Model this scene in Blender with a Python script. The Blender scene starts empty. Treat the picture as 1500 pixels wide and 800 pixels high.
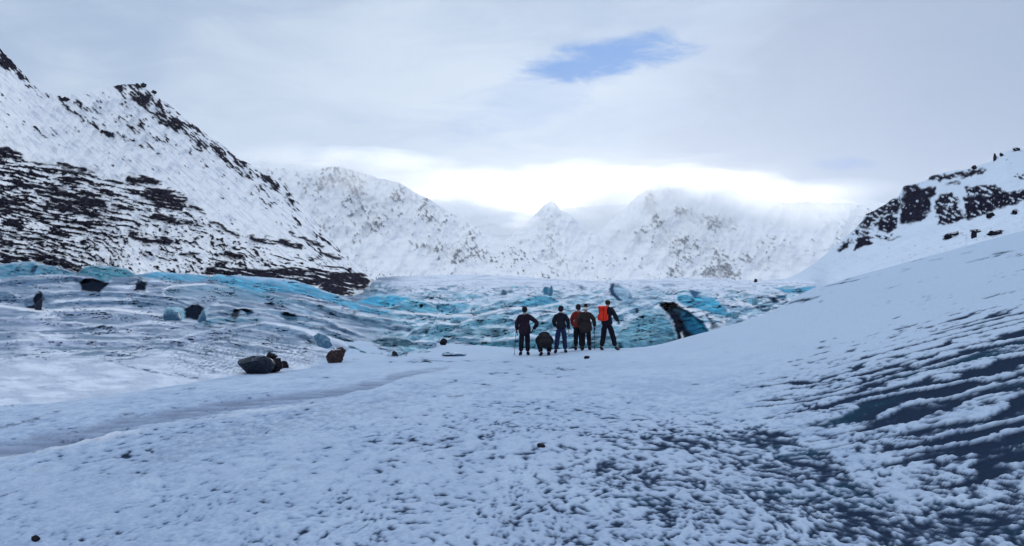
import bpy, bmesh, math, random
import numpy as np
from mathutils import Vector, Matrix

# ------------------------------------------------------------------ camera, sky, sun
scene = bpy.context.scene
COL = scene.collection
F, HOR, EYE = 1300.0, 446.0, 1.75          # focal length and horizon in photo pixels, eye height in m
cam = bpy.data.cameras.new('camera')
cam.sensor_width = 36.0
cam.lens = 36.0 * F / 1500.0
cam.shift_y = (HOR - 400.0) / 1500.0
cam.clip_start = 0.1
cam.clip_end = 30000.0
camo = bpy.data.objects.new('camera', cam)
COL.objects.link(camo)
camo.location = (0, 0, EYE)
camo.rotation_euler = (math.radians(90), 0, 0)
scene.camera = camo
scene.view_settings.view_transform = 'Standard'
scene.view_settings.look = 'None'
scene.view_settings.exposure = 0.0
scene.view_settings.gamma = 1.0
scene.cycles.volume_bounces = 3
scene.cycles.max_bounces = 6
scene.cycles.diffuse_bounces = 3
scene.cycles.transparent_max_bounces = 12
scene.cycles.use_denoising = True

SUN_AZ, SUN_EL = 8.0, 9.5                 # degrees right of the view direction, above the horizon
world = bpy.data.worlds.new('World')
scene.world = world
world.use_nodes = True


class NT:
    """small node-graph helper"""
    def __init__(self, tree):
        self.t = tree
        tree.nodes.clear()

    def n(self, kind, **kw):
        nd = self.t.nodes.new(kind)
        for k, v in kw.items():
            if k.startswith('i_'):
                nd.inputs[k[2:].replace('_', ' ')].default_value = v
            else:
                setattr(nd, k, v)
        return nd

    def l(self, a, b):
        self.t.links.new(a, b)

    def put(self, sock, v):
        if hasattr(v, 'is_output'):
            self.l(v, sock)
        else:
            sock.default_value = v

    def m(self, op, a, b=0.0, c=None, clamp=False):
        nd = self.n('ShaderNodeMath', operation=op)
        nd.use_clamp = clamp
        self.put(nd.inputs[0], a)
        self.put(nd.inputs[1], b)
        if c is not None:
            self.put(nd.inputs[2], c)
        return nd.outputs[0]

    def mix(self, f, a, b):
        nd = self.n('ShaderNodeMix', data_type='RGBA')
        self.put(nd.inputs[0], f)
        self.put(nd.inputs[6], a if hasattr(a, 'is_output') else (*a, 1))
        self.put(nd.inputs[7], b if hasattr(b, 'is_output') else (*b, 1))
        return nd.outputs[2]

    def smooth(self, x, lo, hi):
        nd = self.n('ShaderNodeMapRange', interpolation_type='SMOOTHSTEP')
        self.put(nd.inputs[0], x)
        nd.inputs[1].default_value = lo
        nd.inputs[2].default_value = hi
        return nd.outputs[0]

    def noise(self, vec, scale, detail=4, rough=0.55, dist=0.0):
        nd = self.n('ShaderNodeTexNoise')
        nd.inputs['Scale'].default_value = scale
        nd.inputs['Detail'].default_value = detail
        nd.inputs['Roughness'].default_value = rough
        nd.inputs['Distortion'].default_value = dist
        if vec is not None:
            self.l(vec, nd.inputs['Vector'])
        return nd.outputs[0]

    def vscale(self, vec, s):
        nd = self.n('ShaderNodeMapping')
        nd.inputs['Scale'].default_value = s
        self.l(vec, nd.inputs['Vector'])
        return nd.outputs[0]


w = NT(world.node_tree)
wo = w.n('ShaderNodeOutputWorld')
bg = w.n('ShaderNodeBackground')
bg.inputs['Strength'].default_value = 0.1
w.l(bg.outputs[0], wo.inputs[0])
sky = w.n('ShaderNodeTexSky', sky_type='NISHITA')
sky.sun_disc = False
sky.sun_elevation = math.radians(SUN_EL)
sky.sun_rotation = math.radians(SUN_AZ)
tc = w.n('ShaderNodeTexCoord')
sep = w.n('ShaderNodeSeparateXYZ')
w.l(tc.outputs['Generated'], sep.inputs[0])
dx, dy, dz = sep.outputs
# azimuth (radians right of +Y) and elevation
az = w.m('ARCTAN2', dx, dy)
el = w.m('ARCSINE', dz)
streak = w.vscale(tc.outputs['Generated'], (1.0, 1.0, 3.2))
n_big = w.noise(streak, 2.1, 5, 0.5, 0.6)
n_mid = w.noise(streak, 6.0, 6, 0.6, 0.8)
n_fine = w.noise(streak, 17.0, 5, 0.6, 0.5)
CL = lambda r, g, b: (r * 10, g * 10, b * 10)
light = CL(.53, .635, .775)
dark = CL(.345, .46, .65)
lav = CL(.29, .38, .555)
big = w.smooth(w.m('ADD', w.m('MULTIPLY', n_big, 0.65), w.m('MULTIPLY', n_mid, 0.4)), .38, .68)
c1 = w.mix(big, dark, light)
# a slightly darker lavender deck to the right, its edge running diagonally
edge = w.m('ADD', w.m('SUBTRACT', az, w.m('MULTIPLY', el, 0.9)), w.m('MULTIPLY', w.m('SUBTRACT', n_mid, .5), .35))
rmask = w.smooth(edge, -0.10, 0.10)
c1 = w.mix(w.m('MULTIPLY', rmask, 0.85), c1, lav)
# overcast is brightest overhead; unseen zenith raised to light ground and slopes
zen = w.smooth(dz, 0.35, 0.95)
c1 = w.mix(w.m('MULTIPLY', zen, 0.9), c1, CL(.92, 1.02, 1.16))
# the bright opening under the cloud base over the valley head
base_el = w.m('ADD', el, w.m('MULTIPLY', w.m('SUBTRACT', n_mid, .5), 0.07))
under = w.m('SUBTRACT', 1.0, w.smooth(base_el, 0.112, 0.170))
azw = w.m('ADD', az, w.m('MULTIPLY', w.m('SUBTRACT', n_big, .5), 0.16))
inb = w.m('MULTIPLY', w.smooth(azw, -0.22, -0.02), w.m('SUBTRACT', 1.0, w.smooth(azw, 0.16, 0.36)))
c1 = w.mix(w.m('MULTIPLY', under, inb), c1, CL(.93, .95, .97))
# soft bloom of thinner cloud above it
b2 = w.m('MULTIPLY', w.m('SUBTRACT', 1.0, w.smooth(el, 0.12, 0.23)),
         w.m('MULTIPLY', w.smooth(az, -0.30, 0.08), w.m('SUBTRACT', 1.0, w.smooth(az, 0.10, 0.42))))
c1 = w.mix(w.m('MULTIPLY', b2, 0.18), c1, CL(.80, .85, .92))


def gap(a0, e0, ra, re, k, tilt=0.0):
    """a hole in the cloud where the clear sky shows"""
    a = w.m('SUBTRACT', az, a0)
    e = w.m('SUBTRACT', w.m('SUBTRACT', el, e0), w.m('MULTIPLY', a, tilt))
    r = w.m('ADD', w.m('POWER', w.m('ABSOLUTE', w.m('DIVIDE', a, ra)), 2.0),
            w.m('POWER', w.m('ABSOLUTE', w.m('DIVIDE', e, re)), 2.0))
    r = w.m('ADD', r, w.m('MULTIPLY', w.m('SUBTRACT', n_fine, .5), 2.6))
    r = w.m('ADD', r, w.m('MULTIPLY', w.m('SUBTRACT', n_mid, .5), 1.5))
    return w.m('MULTIPLY', w.m('SUBTRACT', 1.0, w.smooth(r, 0.1, 1.35)), k)


g1 = gap(0.104, 0.268, 0.098, 0.023, 1.0, 0.12)
g2 = gap(0.362, 0.147, 0.035, 0.008, 0.40)
g3 = gap(0.02, 0.225, 0.10, 0.03, 0.22, 0.3)
clear = w.mix(0.03, CL(.0, .20, .62), sky.outputs[0])
g = w.m('MAXIMUM', w.m('MAXIMUM', g1, g2), g3)
c1 = w.mix(g, c1, clear)
w.l(c1, bg.inputs['Color'])

sun = bpy.data.lights.new('sun', 'SUN')
sun.energy = 2.3
sun.angle = math.radians(14)
sun.color = (1.0, 0.96, 0.9)
suno = bpy.data.objects.new('sun', sun)
COL.objects.link(suno)
_a, _e = math.radians(SUN_AZ), math.radians(SUN_EL)
sd = Vector((math.sin(_a) * math.cos(_e), math.cos(_a) * math.cos(_e), math.sin(_e)))
suno.rotation_euler = sd.to_track_quat('Z', 'Y').to_euler()
suno.location = sd * 100

# ------------------------------------------------------------------ numeric helpers


def ss(a, b, x):
    t = np.clip((x - a) / (b - a), 0, 1)
    return t * t * (3 - 2 * t)


_rng = np.random.RandomState(7)
_P = _rng.permutation(4096).astype(np.int32)
_G = _rng.uniform(0, 2 * np.pi, 4096)
_GX, _GY = np.cos(_G), np.sin(_G)


def pn(x, y, seed=0):
    """2-D gradient noise, about -0.7..0.7"""
    x = x + seed * 17.37
    y = y + seed * 9.71
    xi = np.floor(x).astype(np.int64)
    yi = np.floor(y).astype(np.int64)
    fx, fy = x - xi, y - yi
    u = fx * fx * fx * (fx * (fx * 6 - 15) + 10)
    v = fy * fy * fy * (fy * (fy * 6 - 15) + 10)

    def gr(i, j, ax, ay):
        h = _P[(_P[i & 4095] + j) & 4095]
        return _GX[h] * ax + _GY[h] * ay
    a = gr(xi, yi, fx, fy)
    b = gr(xi + 1, yi, fx - 1, fy)
    c = gr(xi, yi + 1, fx, fy - 1)
    d = gr(xi + 1, yi + 1, fx - 1, fy - 1)
    return (a + u * (b - a)) * (1 - v) + (c + u * (d - c)) * v


def fbm(x, y, octs=4, seed=0, gain=0.5, lac=2.03):
    s = 0.0
    a = 1.0
    t = 0.0
    for k in range(octs):
        s = s + a * pn(x, y, seed + k * 3.1)
        t += a
        x, y, a = x * lac, y * lac, a * gain
    return s / t * 1.9


def ridged(x, y, octs=4, seed=0, gain=0.5):
    s = 0.0
    a = 1.0
    t = 0.0
    for k in range(octs):
        s = s + a * (1 - np.abs(pn(x, y, seed + k * 3.1)) * 2.6)
        t += a
        x, y, a = x * 2.03, y * 2.03, a * gain
    return s / t


def poly_mask(PX, SY, pts, soft=1.5):
    """soft inside-mask of a closed outline"""
    out = np.zeros(PX.shape)
    p = np.array(pts, float)
    m = 2 * soft + 1
    sel = (PX > p[:, 0].min() - m) & (PX < p[:, 0].max() + m) & (SY > p[:, 1].min() - m) & (SY < p[:, 1].max() + m)
    if not sel.any():
        return out
    x, y = PX[sel], SY[sel]
    ins = np.zeros(x.shape, bool)
    dmin = np.full(x.shape, 1e9)
    for i in range(len(p)):
        x0, y0 = p[i]
        x1, y1 = p[(i + 1) % len(p)]
        if y0 != y1:
            c = ((y0 > y) != (y1 > y)) & (x < (x1 - x0) * (y - y0) / (y1 - y0) + x0)
            ins ^= c
        L = (x1 - x0) ** 2 + (y1 - y0) ** 2 + 1e-9
        t = np.clip(((x - x0) * (x1 - x0) + (y - y0) * (y1 - y0)) / L, 0, 1)
        dmin = np.minimum(dmin, np.hypot(x - x0 - t * (x1 - x0), y - y0 - t * (y1 - y0)))
    sdist = np.where(ins, dmin, -dmin)
    out[sel] = ss(-soft, soft, sdist)
    return out


def line_dist(PX, SY, pts, reach):
    """distance to a polyline (reach outside its neighbourhood)"""
    out = np.full(PX.shape, float(reach))
    p = np.array(pts, float)
    sel = (PX > p[:, 0].min() - reach) & (PX < p[:, 0].max() + reach) & (SY > p[:, 1].min() - reach) & (SY < p[:, 1].max() + reach)
    if not sel.any():
        return out
    x, y = PX[sel], SY[sel]
    d = np.full(x.shape, float(reach))
    for i in range(len(p) - 1):
        x0, y0 = p[i]
        x1, y1 = p[i + 1]
        L = (x1 - x0) ** 2 + (y1 - y0) ** 2 + 1e-9
        t = np.clip(((x - x0) * (x1 - x0) + (y - y0) * (y1 - y0)) / L, 0, 1)
        d = np.minimum(d, np.hypot(x - x0 - t * (x1 - x0), y - y0 - t * (y1 - y0)))
    out[sel] = d
    return out


def stroke(PX, SY, pts, wd, soft=1.5):
    return 1 - ss(wd - soft, wd + soft, line_dist(PX, SY, pts, wd + soft + 1))


def tab(pts):
    p = np.array(pts, float)
    return lambda x: np.interp(x, p[:, 0], p[:, 1])


def smooth_tab(pts, sig, lo, hi, step):
    """table looked up through a gaussian-smoothed dense copy"""
    f = tab(pts)
    xs = np.arange(lo, hi, step)
    v = f(xs)
    k = np.exp(-0.5 * (np.arange(-3 * sig, 3 * sig + step, step) / sig) ** 2)
    k /= k.sum()
    vp = np.pad(v, len(k) // 2, mode='edge')
    vs = np.convolve(vp, k, 'same')[len(k) // 2: len(k) // 2 + len(v)]
    return lambda x: np.interp(x, xs, vs)


def lerp3(col, other, m):
    return col + (np.array(other) - col) * m[..., None]


def tag(o, label=None, cat=None, group=None, kind=None):
    if label:
        o['label'] = label
    if cat:
        o['category'] = cat
    if group:
        o['group'] = group
    if kind:
        o['kind'] = kind
    return o


def sheet(name, X, Y, Z, col, gloss, mat, shade=True):
    """one grid mesh from 2-D arrays, with a base-colour and an ice attribute"""
    R, C = X.shape
    co = np.stack([X, Y, Z], -1).reshape(-1, 3).astype(np.float32)
    i = np.arange(R * C).reshape(R, C)
    q = np.stack([i[:-1, :-1], i[:-1, 1:], i[1:, 1:], i[1:, :-1]], -1).reshape(-1, 4).astype(np.int32)
    me = bpy.data.meshes.new(name)
    me.vertices.add(len(co))
    me.vertices.foreach_set('co', co.ravel())
    me.loops.add(q.size)
    me.loops.foreach_set('vertex_index', q.ravel())
    me.polygons.add(len(q))
    me.polygons.foreach_set('loop_start', np.arange(0, q.size, 4, dtype=np.int32))
    me.polygons.foreach_set('loop_total', np.full(len(q), 4, np.int32))
    me.polygons.foreach_set('use_smooth', np.full(len(q), shade, bool))
    me.update(calc_edges=True)
    a = me.attributes.new('col', 'FLOAT_COLOR', 'POINT')
    c4 = np.ones((R * C, 4), np.float32)
    c4[:, :3] = np.clip(col.reshape(-1, 3), 0, 1)
    a.data.foreach_set('color', c4.ravel())
    a = me.attributes.new('ice', 'FLOAT', 'POINT')
    a.data.foreach_set('value', np.clip(gloss, 0, 1).ravel().astype(np.float32))
    me.materials.append(mat)
    o = bpy.data.objects.new(name, me)
    COL.objects.link(o)
    return o


# ------------------------------------------------------------------ materials
SNOW = (.90, .915, .94)


def sheet_mat(name, nscale, bump, namt=0.12, bdist=0.02):
    m = bpy.data.materials.new(name)
    m.use_nodes = True
    t = NT(m.node_tree)
    out = t.n('ShaderNodeOutputMaterial')
    p = t.n('ShaderNodeBsdfPrincipled')
    t.l(p.outputs[0], out.inputs[0])
    ca = t.n('ShaderNodeAttribute', attribute_name='col')
    ia = t.n('ShaderNodeAttribute', attribute_name='ice')
    geo = t.n('ShaderNodeNewGeometry')
    n = t.noise(geo.outputs['Position'], nscale, 5, 0.62)
    f = t.m('ADD', 1.0 - namt, t.m('MULTIPLY', n, 2 * namt))
    vm = t.n('ShaderNodeVectorMath', operation='SCALE')
    t.l(ca.outputs['Color'], vm.inputs[0])
    t.l(f, vm.inputs['Scale'])
    t.l(vm.outputs[0], p.inputs['Base Color'])
    t.l(t.m('SUBTRACT', 0.85, t.m('MULTIPLY', ia.outputs['Fac'], 0.22)), p.inputs['Roughness'])
    t.l(t.m('MULTIPLY', ia.outputs['Fac'], 0.0), p.inputs['Specular IOR Level'])
    b = t.n('ShaderNodeBump')
    b.inputs['Strength'].default_value = bump
    b.inputs['Distance'].default_value = bdist
    t.l(n, b.inputs['Height'])
    t.l(b.outputs[0], p.inputs['Normal'])
    return m


def flat_mat(name, c, rough=0.8, namt=0.25, nscale=30.0, bump=0.2, spec=0.2):
    m = bpy.data.materials.new(name)
    m.use_nodes = True
    t = NT(m.node_tree)
    out = t.n('ShaderNodeOutputMaterial')
    p = t.n('ShaderNodeBsdfPrincipled')
    t.l(p.outputs[0], out.inputs[0])
    tcn = t.n('ShaderNodeTexCoord')
    n = t.noise(tcn.outputs['Object'], nscale, 4, 0.6)
    a = tuple(max(0, v * (1 - namt)) for v in c)
    b_ = tuple(min(1, v * (1 + namt)) for v in c)
    t.l(t.mix(n, a, b_), p.inputs['Base Color'])
    p.inputs['Roughness'].default_value = rough
    p.inputs['Specular IOR Level'].default_value = spec
    b = t.n('ShaderNodeBump')
    b.inputs['Strength'].default_value = bump
    b.inputs['Distance'].default_value = 0.01
    t.l(n, b.inputs['Height'])
    t.l(b.outputs[0], p.inputs['Normal'])
    return m


def capped_mat(name, rock, cap, lo=0.45, hi=0.7, nscale=9.0, rough=0.8, spec=0.2, vein=None):
    """bare stone or ice where steep, settled snow where it faces up"""
    m = bpy.data.materials.new(name)
    m.use_nodes = True
    t = NT(m.node_tree)
    out = t.n('ShaderNodeOutputMaterial')
    p = t.n('ShaderNodeBsdfPrincipled')
    t.l(p.outputs[0], out.inputs[0])
    tcn = t.n('ShaderNodeTexCoord')
    geo = t.n('ShaderNodeNewGeometry')
    sp = t.n('ShaderNodeSeparateXYZ')
    t.l(geo.outputs['True Normal'], sp.inputs[0])
    n = t.noise(tcn.outputs['Object'], nscale, 6, 0.65)
    n2 = t.noise(tcn.outputs['Object'], nscale * 3.3, 4, 0.6)
    up = t.m('ADD', sp.outputs[2], t.m('MULTIPLY', t.m('SUBTRACT', n, .5), 0.9))
    r2 = vein or tuple(v * 2.0 for v in rock)
    body = t.mix(t.smooth(n2, .35, .65), rock, r2)
    t.l(t.mix(t.smooth(up, lo, hi), body, cap), p.inputs['Base Color'])
    p.inputs['Roughness'].default_value = rough
    p.inputs['Specular IOR Level'].default_value = spec
    b = t.n('ShaderNodeBump')
    b.inputs['Strength'].default_value = 0.5
    b.inputs['Distance'].default_value = 0.03
    t.l(n2, b.inputs['Height'])
    t.l(b.outputs[0], p.inputs['Normal'])
    return m


o_grid = {}
M_ground = sheet_mat('trampled_snow_and_ice', 26.0, 0.8, 0.30, 0.025)
M_glacier = sheet_mat('glacier_ice_and_snow', 2.2, 0.6, 0.16, 0.15)
M_near = sheet_mat('snowy_cliff', 0.35, 0.5, 0.12, 1.0)
M_far = sheet_mat('far_snow_and_rock', 0.04, 0.4, 0.10, 8.0)

# ------------------------------------------------------------------ ground: floor and right-hand bank
far_z = smooth_tab([(-60, 0), (1.2, 0), (2.5, .19), (4.2, .21), (5.33, .25), (6.35, .557), (7.87, .937), (9.65, 1.52),
                    (12, 2.3), (21.9, 4.97), (60, 15), (400, 90)], 0.35, -60, 400, .05)
near_z = smooth_tab([(-60, 0), (2.7, 0), (3.3, .05), (4.3, .27), (7, .95), (12, 2.3), (21.9, 4.97), (60, 15), (400, 90)],
                    0.35, -60, 400, .05)
edge_Y = tab([(-2000, 46), (500, 46), (640, 42), (760, 36.7), (845, 32.6), (905, 32), (960, 33), (1130, 33), (1190, 37.3),
              (1300, 38), (3000, 38)])


def ground_z(x, Y, px):
    b = ss(13, 27, Y)
    z = near_z(x) * (1 - b) + far_z(x) * b
    # a shallow trough along the wind-scoured track on the left
    z = z + 0.05 * fbm(x * .18, Y * .12, 3, 5) * ss(4, 9, Y) * (1 - ss(24, 30, Y))
    eY = edge_Y(px)
    d = np.clip(Y - eY, 0, None)
    z = z - 0.35 * d ** 1.3 * (d < 40) - (d >= 40) * 42.0 - 0.012 * ss(-4, 0, Y - eY) * 4
    return np.where(d > 0, np.maximum(z, -7.0 - 0.001 * d), z)


def build_ground():
    px = np.concatenate([np.linspace(-3400, -720, 40), np.arange(-700, -50, 7), np.arange(-50, 1551, 1.65), np.arange(1556, 2200, 7), np.linspace(2220, 4900, 40)])
    sy = np.concatenate([np.arange(900, 640, -1.35), np.arange(640, 488, -0.8)])
    Yr = EYE * F / (sy - HOR)
    Yn = np.concatenate([np.linspace(-14, 4.4, 14), [4.7], Yr, np.array([55, 58, 65, 80, 120, 300, 1000, 3000, 9500])])
    dY = np.gradient(Yn)
    PXg, Yg = np.meshgrid(px, Yn)
    dYg = np.repeat(dY[:, None], len(px), 1)
    X = (PXg - 750) / F * np.maximum(Yg, 4.7)
    Z = ground_z(X, Yg, PXg)
    SY = HOR - (Z - EYE) / np.maximum(Yg, .5) * F
    # grain: snow crust clumps over dark ice, in metres on the ground
    n = np.zeros_like(X)
    tot = 0.0
    wx = X + .12 * fbm(X * 1.4, Yg * 1.1, 2, 40)
    wy = Yg + .12 * fbm(X * 1.2, Yg * 1.3, 2, 41)
    for k, (sc, am) in enumerate([(.032, 1.0), (.06, 1.1), (.12, .8), (.26, .5), (.8, .35), (2.6, .35)]):
        f = np.clip(sc / (1.3 * dYg) - .25, 0, 1) * np.clip(sc / (1.2 * np.maximum(Yg, 4.7) * 1.65 / F) - .2, 0, 1)
        n = n + am * f * pn(wx / sc, wy / (sc * (2.0 if sc < .3 else 1.4)), 50 + k)
        tot = tot + (am * f) ** 2
    n = n / np.sqrt(np.maximum(tot, .05)) * 1.3
    # wind ripples across the right bank
    ph = (Yg + .10 * X) * 1.30 + 1.0 * fbm(X * .45, Yg * .45, 3, 60) + .22 * fbm(X * 1.6, Yg * 1.6, 2, 63)
    env = pn(X * .8 + 3, Yg * 1.1, 71) + .6 * pn(X * 2.2, Yg * 1.8, 72)
    rp = .55 * np.sin(2 * np.pi * ph) + .30 * np.sin(2 * np.pi * (ph * 2.3 + .3 * env)) + .75 * env + .40 * n + .50 * pn(X * 3.2, (Yg + .1 * X) * 9, 62)

    # where bare ice shows, drawn as cover thresholds
    w1 = PXg + 22 * fbm(PXg / 60, SY / 25, 3, 80)
    w2 = SY + 12 * fbm(PXg / 60, SY / 25, 3, 81)
    patch = poly_mask(w1, w2, [(1130, 590), (1200, 560), (1290, 528), (1380, 497), (1440, 470), (1800, 440), (1800, 690), (1500, 715),
                               (1400, 712), (1330, 690), (1270, 655), (1200, 640), (1140, 615)], 62)
    core = poly_mask(w1, w2, [(1240, 600), (1330, 560), (1420, 525), (1500, 500), (1800, 470), (1800, 680), (1480, 690), (1360, 665),
                              (1280, 645)], 50)
    patch2 = poly_mask(w1, w2, [(760, 690), (900, 640), (1050, 600), (1180, 600), (1260, 650), (1400, 720), (1520, 740), (1520, 800),
                                (1300, 800), (1100, 770), (900, 720)], 60)
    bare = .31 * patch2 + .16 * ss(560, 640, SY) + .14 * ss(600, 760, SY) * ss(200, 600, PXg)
    bare = bare - .14 * ss(760, 300, PXg)
    bare = bare + .14 * ss(1000, 1300, PXg) * ss(470, 520, SY)
    white = poly_mask(w1, w2, [(880, 540), (1000, 505), (1150, 460), (1230, 440), (1320, 460), (1250, 500), (1100, 540), (950, 560)], 30)
    bare = bare - .35 * white
    crease = stroke(w1, w2, [(930, 568), (1040, 590), (1150, 612), (1240, 665), (1340, 735)], 14, 12)
    bare = bare - .40 * crease * (1 - .5 * core)
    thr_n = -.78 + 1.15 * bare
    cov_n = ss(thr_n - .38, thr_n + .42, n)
    # streaky patch cover
    thr_r = -1.20 + 1.18 * patch + .22 * core
    cov_r = ss(thr_r - .22, thr_r + .40, rp)
    cover = np.minimum(cov_n, np.where(patch > .02, cov_r, 1))
    cover = np.maximum(cover, ss(0, 2, Yg - edge_Y(PXg)))
    fade = ss(44, 40, Yg)
    # darker scoured tracks, dusty and smooth
    d1 = SY - tab([(-3000, 700), (0, 658), (100, 640), (160, 626), (224, 612), (290, 602), (360, 592), (400, 586), (460, 578),
                   (520, 568), (600, 548), (660, 536), (3000, 536)])(w1)
    track = ss(14, 6, np.abs(d1) / tab([(0, 1.15), (250, .85), (400, .68), (600, .38), (665, .22)])(PXg)) * ss(668, 640, PXg)
    track = track * (.72 + .9 * fbm(X * .9 + Yg * .3, Yg * 2.2, 3, 90))
    t2 = stroke(w1, w2, [(-200, 570), (0, 569), (80, 569), (150, 564), (235, 561)], 4.0, 3) * .6
    t2 = np.maximum(t2, stroke(w1, w2, [(60, 560), (140, 562), (210, 560)], 2.5, 3) * .35)
    t2 = np.maximum(t2, .35 * poly_mask(w1, w2, [(250, 640), (420, 605), (600, 575), (640, 570), (560, 600), (350, 650), (200, 690)], 16))
    for pts, wd in [([(0, 627), (30, 620), (58, 613)], 2.0), ([(85, 583), (98, 577)], 1.2), ([(0, 588), (12, 590), (20, 596)], 2.0),
                    ([(70, 606), (88, 603)], 1.4), ([(85, 641), (105, 644), (122, 640)], 2.2), ([(8, 670), (28, 667)], 2.2),
                    ([(175, 609), (195, 606)], 1.4), ([(655, 582), (690, 580)], 1.0), ([(270, 570), (285, 569)], 1.0)]:
        t2 = np.maximum(t2, stroke(PXg + 2 * fbm(PXg / 5, SY / 3, 2, 3), SY, pts, wd, 1.2) * .95)
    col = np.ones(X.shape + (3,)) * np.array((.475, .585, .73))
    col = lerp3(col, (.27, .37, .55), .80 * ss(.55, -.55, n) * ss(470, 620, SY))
    col = lerp3(col, (.34, .43, .59), .50 * ss(560, 720, SY) * ss(-.9, .5, fbm(X * 1.3, Yg * .8, 3, 39)))  # brightness falloff towards the camera, painted into the snow colour
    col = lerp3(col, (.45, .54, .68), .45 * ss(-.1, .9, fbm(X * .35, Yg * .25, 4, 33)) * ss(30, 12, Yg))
    ice_c = lerp3(np.ones(X.shape + (3,)) * np.array((.022, .036, .068)), (.018, .055, .09), ss(.0, .8, fbm(X * .8, Yg * .8, 3, 35)))
    thin = lerp3(ice_c, (.20, .28, .42), np.clip(.42 + .5 * n, 0, .75) * (1 - .5 * patch))
    k = cover[..., None]
    k2 = np.clip(k * 2.0, 0, 1)
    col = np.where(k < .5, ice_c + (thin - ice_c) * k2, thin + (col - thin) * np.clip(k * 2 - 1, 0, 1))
    col = lerp3(col, (.21, .26, .37), np.clip(track, 0, 1) * .95)
    t2 = t2 * np.clip(.55 + 1.6 * fbm(PXg / 10, SY / 3.5, 3, 95), 0, 1)
    col = lerp3(col, (.07, .09, .15), np.clip(t2, 0, 1) * .8)
    # light dust over the snow
    dust = np.clip(fbm(X * 3.0, Yg * 1.2, 4, 37) * 1.2 - .45, 0, 1) * fade
    col = lerp3(col, (.30, .34, .42), dust * cover * .5)
    ridge = np.exp(-((d1 - 14) / 3.0) ** 2) * (.6 + .8 * fbm(X * .7, Yg * .7, 3, 92)) * ss(520, 380, PXg) * ss(-200, 0, PXg)
    col = lerp3(col, (.84, .86, .9), ridge * .45)
    Z = Z + fade * ((cover - .5) * .016 * (1 - .6 * track) * ss(60, 25, Yg) + .012 * n * cover + .014 * cov_r * patch
                    + .022 * ridge - .05 * np.clip(track, 0, 1))
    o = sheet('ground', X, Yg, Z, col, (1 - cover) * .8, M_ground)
    tag(o, 'snow crusted valley floor rising into a rippled icy bank on the right', kind='structure')
    return o


build_ground()

# ------------------------------------------------------------------ glacier tongue
gl_base = smooth_tab([(-900, 640), (-400, 632), (0, 600), (100, 592), (200, 578), (300, 562), (345, 553), (420, 547), (510, 534),
                      (560, 528), (640, 521), (700, 524), (760, 524), (900, 524), (960, 522), (1000, 512), (1060, 498),
                      (1130, 472), (1200, 440), (1260, 425), (1400, 424)], 10, -900, 1400, 1)
gl_top = tab([(-900, 372), (-400, 376), (0, 386.5), (14, 386), (18, 384), (48, 383.5), (60, 387), (80, 390), (95, 394), (112, 400), (116, 398), (125, 390),
              (145, 388.5), (165, 390), (185, 393.5), (198, 402), (205, 402), (225, 398.5), (232, 398), (300, 403), (308, 406),
              (318, 401), (335, 404), (345, 403), (400, 407), (430, 410), (460, 420), (490, 431), (505, 434), (520, 433),
              (532, 428), (545, 414), (556, 406), (600, 404), (680, 402), (750, 404), (800, 408), (850, 411.5), (900, 411), (950, 409),
              (1000, 407), (1050, 408), (1100, 411), (1150, 411), (1200, 413), (1400, 412)])
gl_Y1 = smooth_tab([(-900, 75), (0, 75), (200, 88), (400, 110), (500, 150), (545, 260), (600, 330), (750, 360), (1000, 330), (1060, 260), (1120, 180), (1200, 120), (1400, 110)], 8, -900, 1400, 1)
gl_Y0b = tab([(-900, 40), (640, 40), (700, 43), (1000, 47), (1130, 55), (1260, 80), (1400, 90)])

DUST, SLATE, TEAL, BLUE, PALE, DARK, NAVY = ((.36, .41, .53), (.085, .15, .24), (.07, .23, .33), (.06, .36, .60), (.33, .56, .68),
                                             (.010, .016, .030), (.02, .06, .12))
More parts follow.
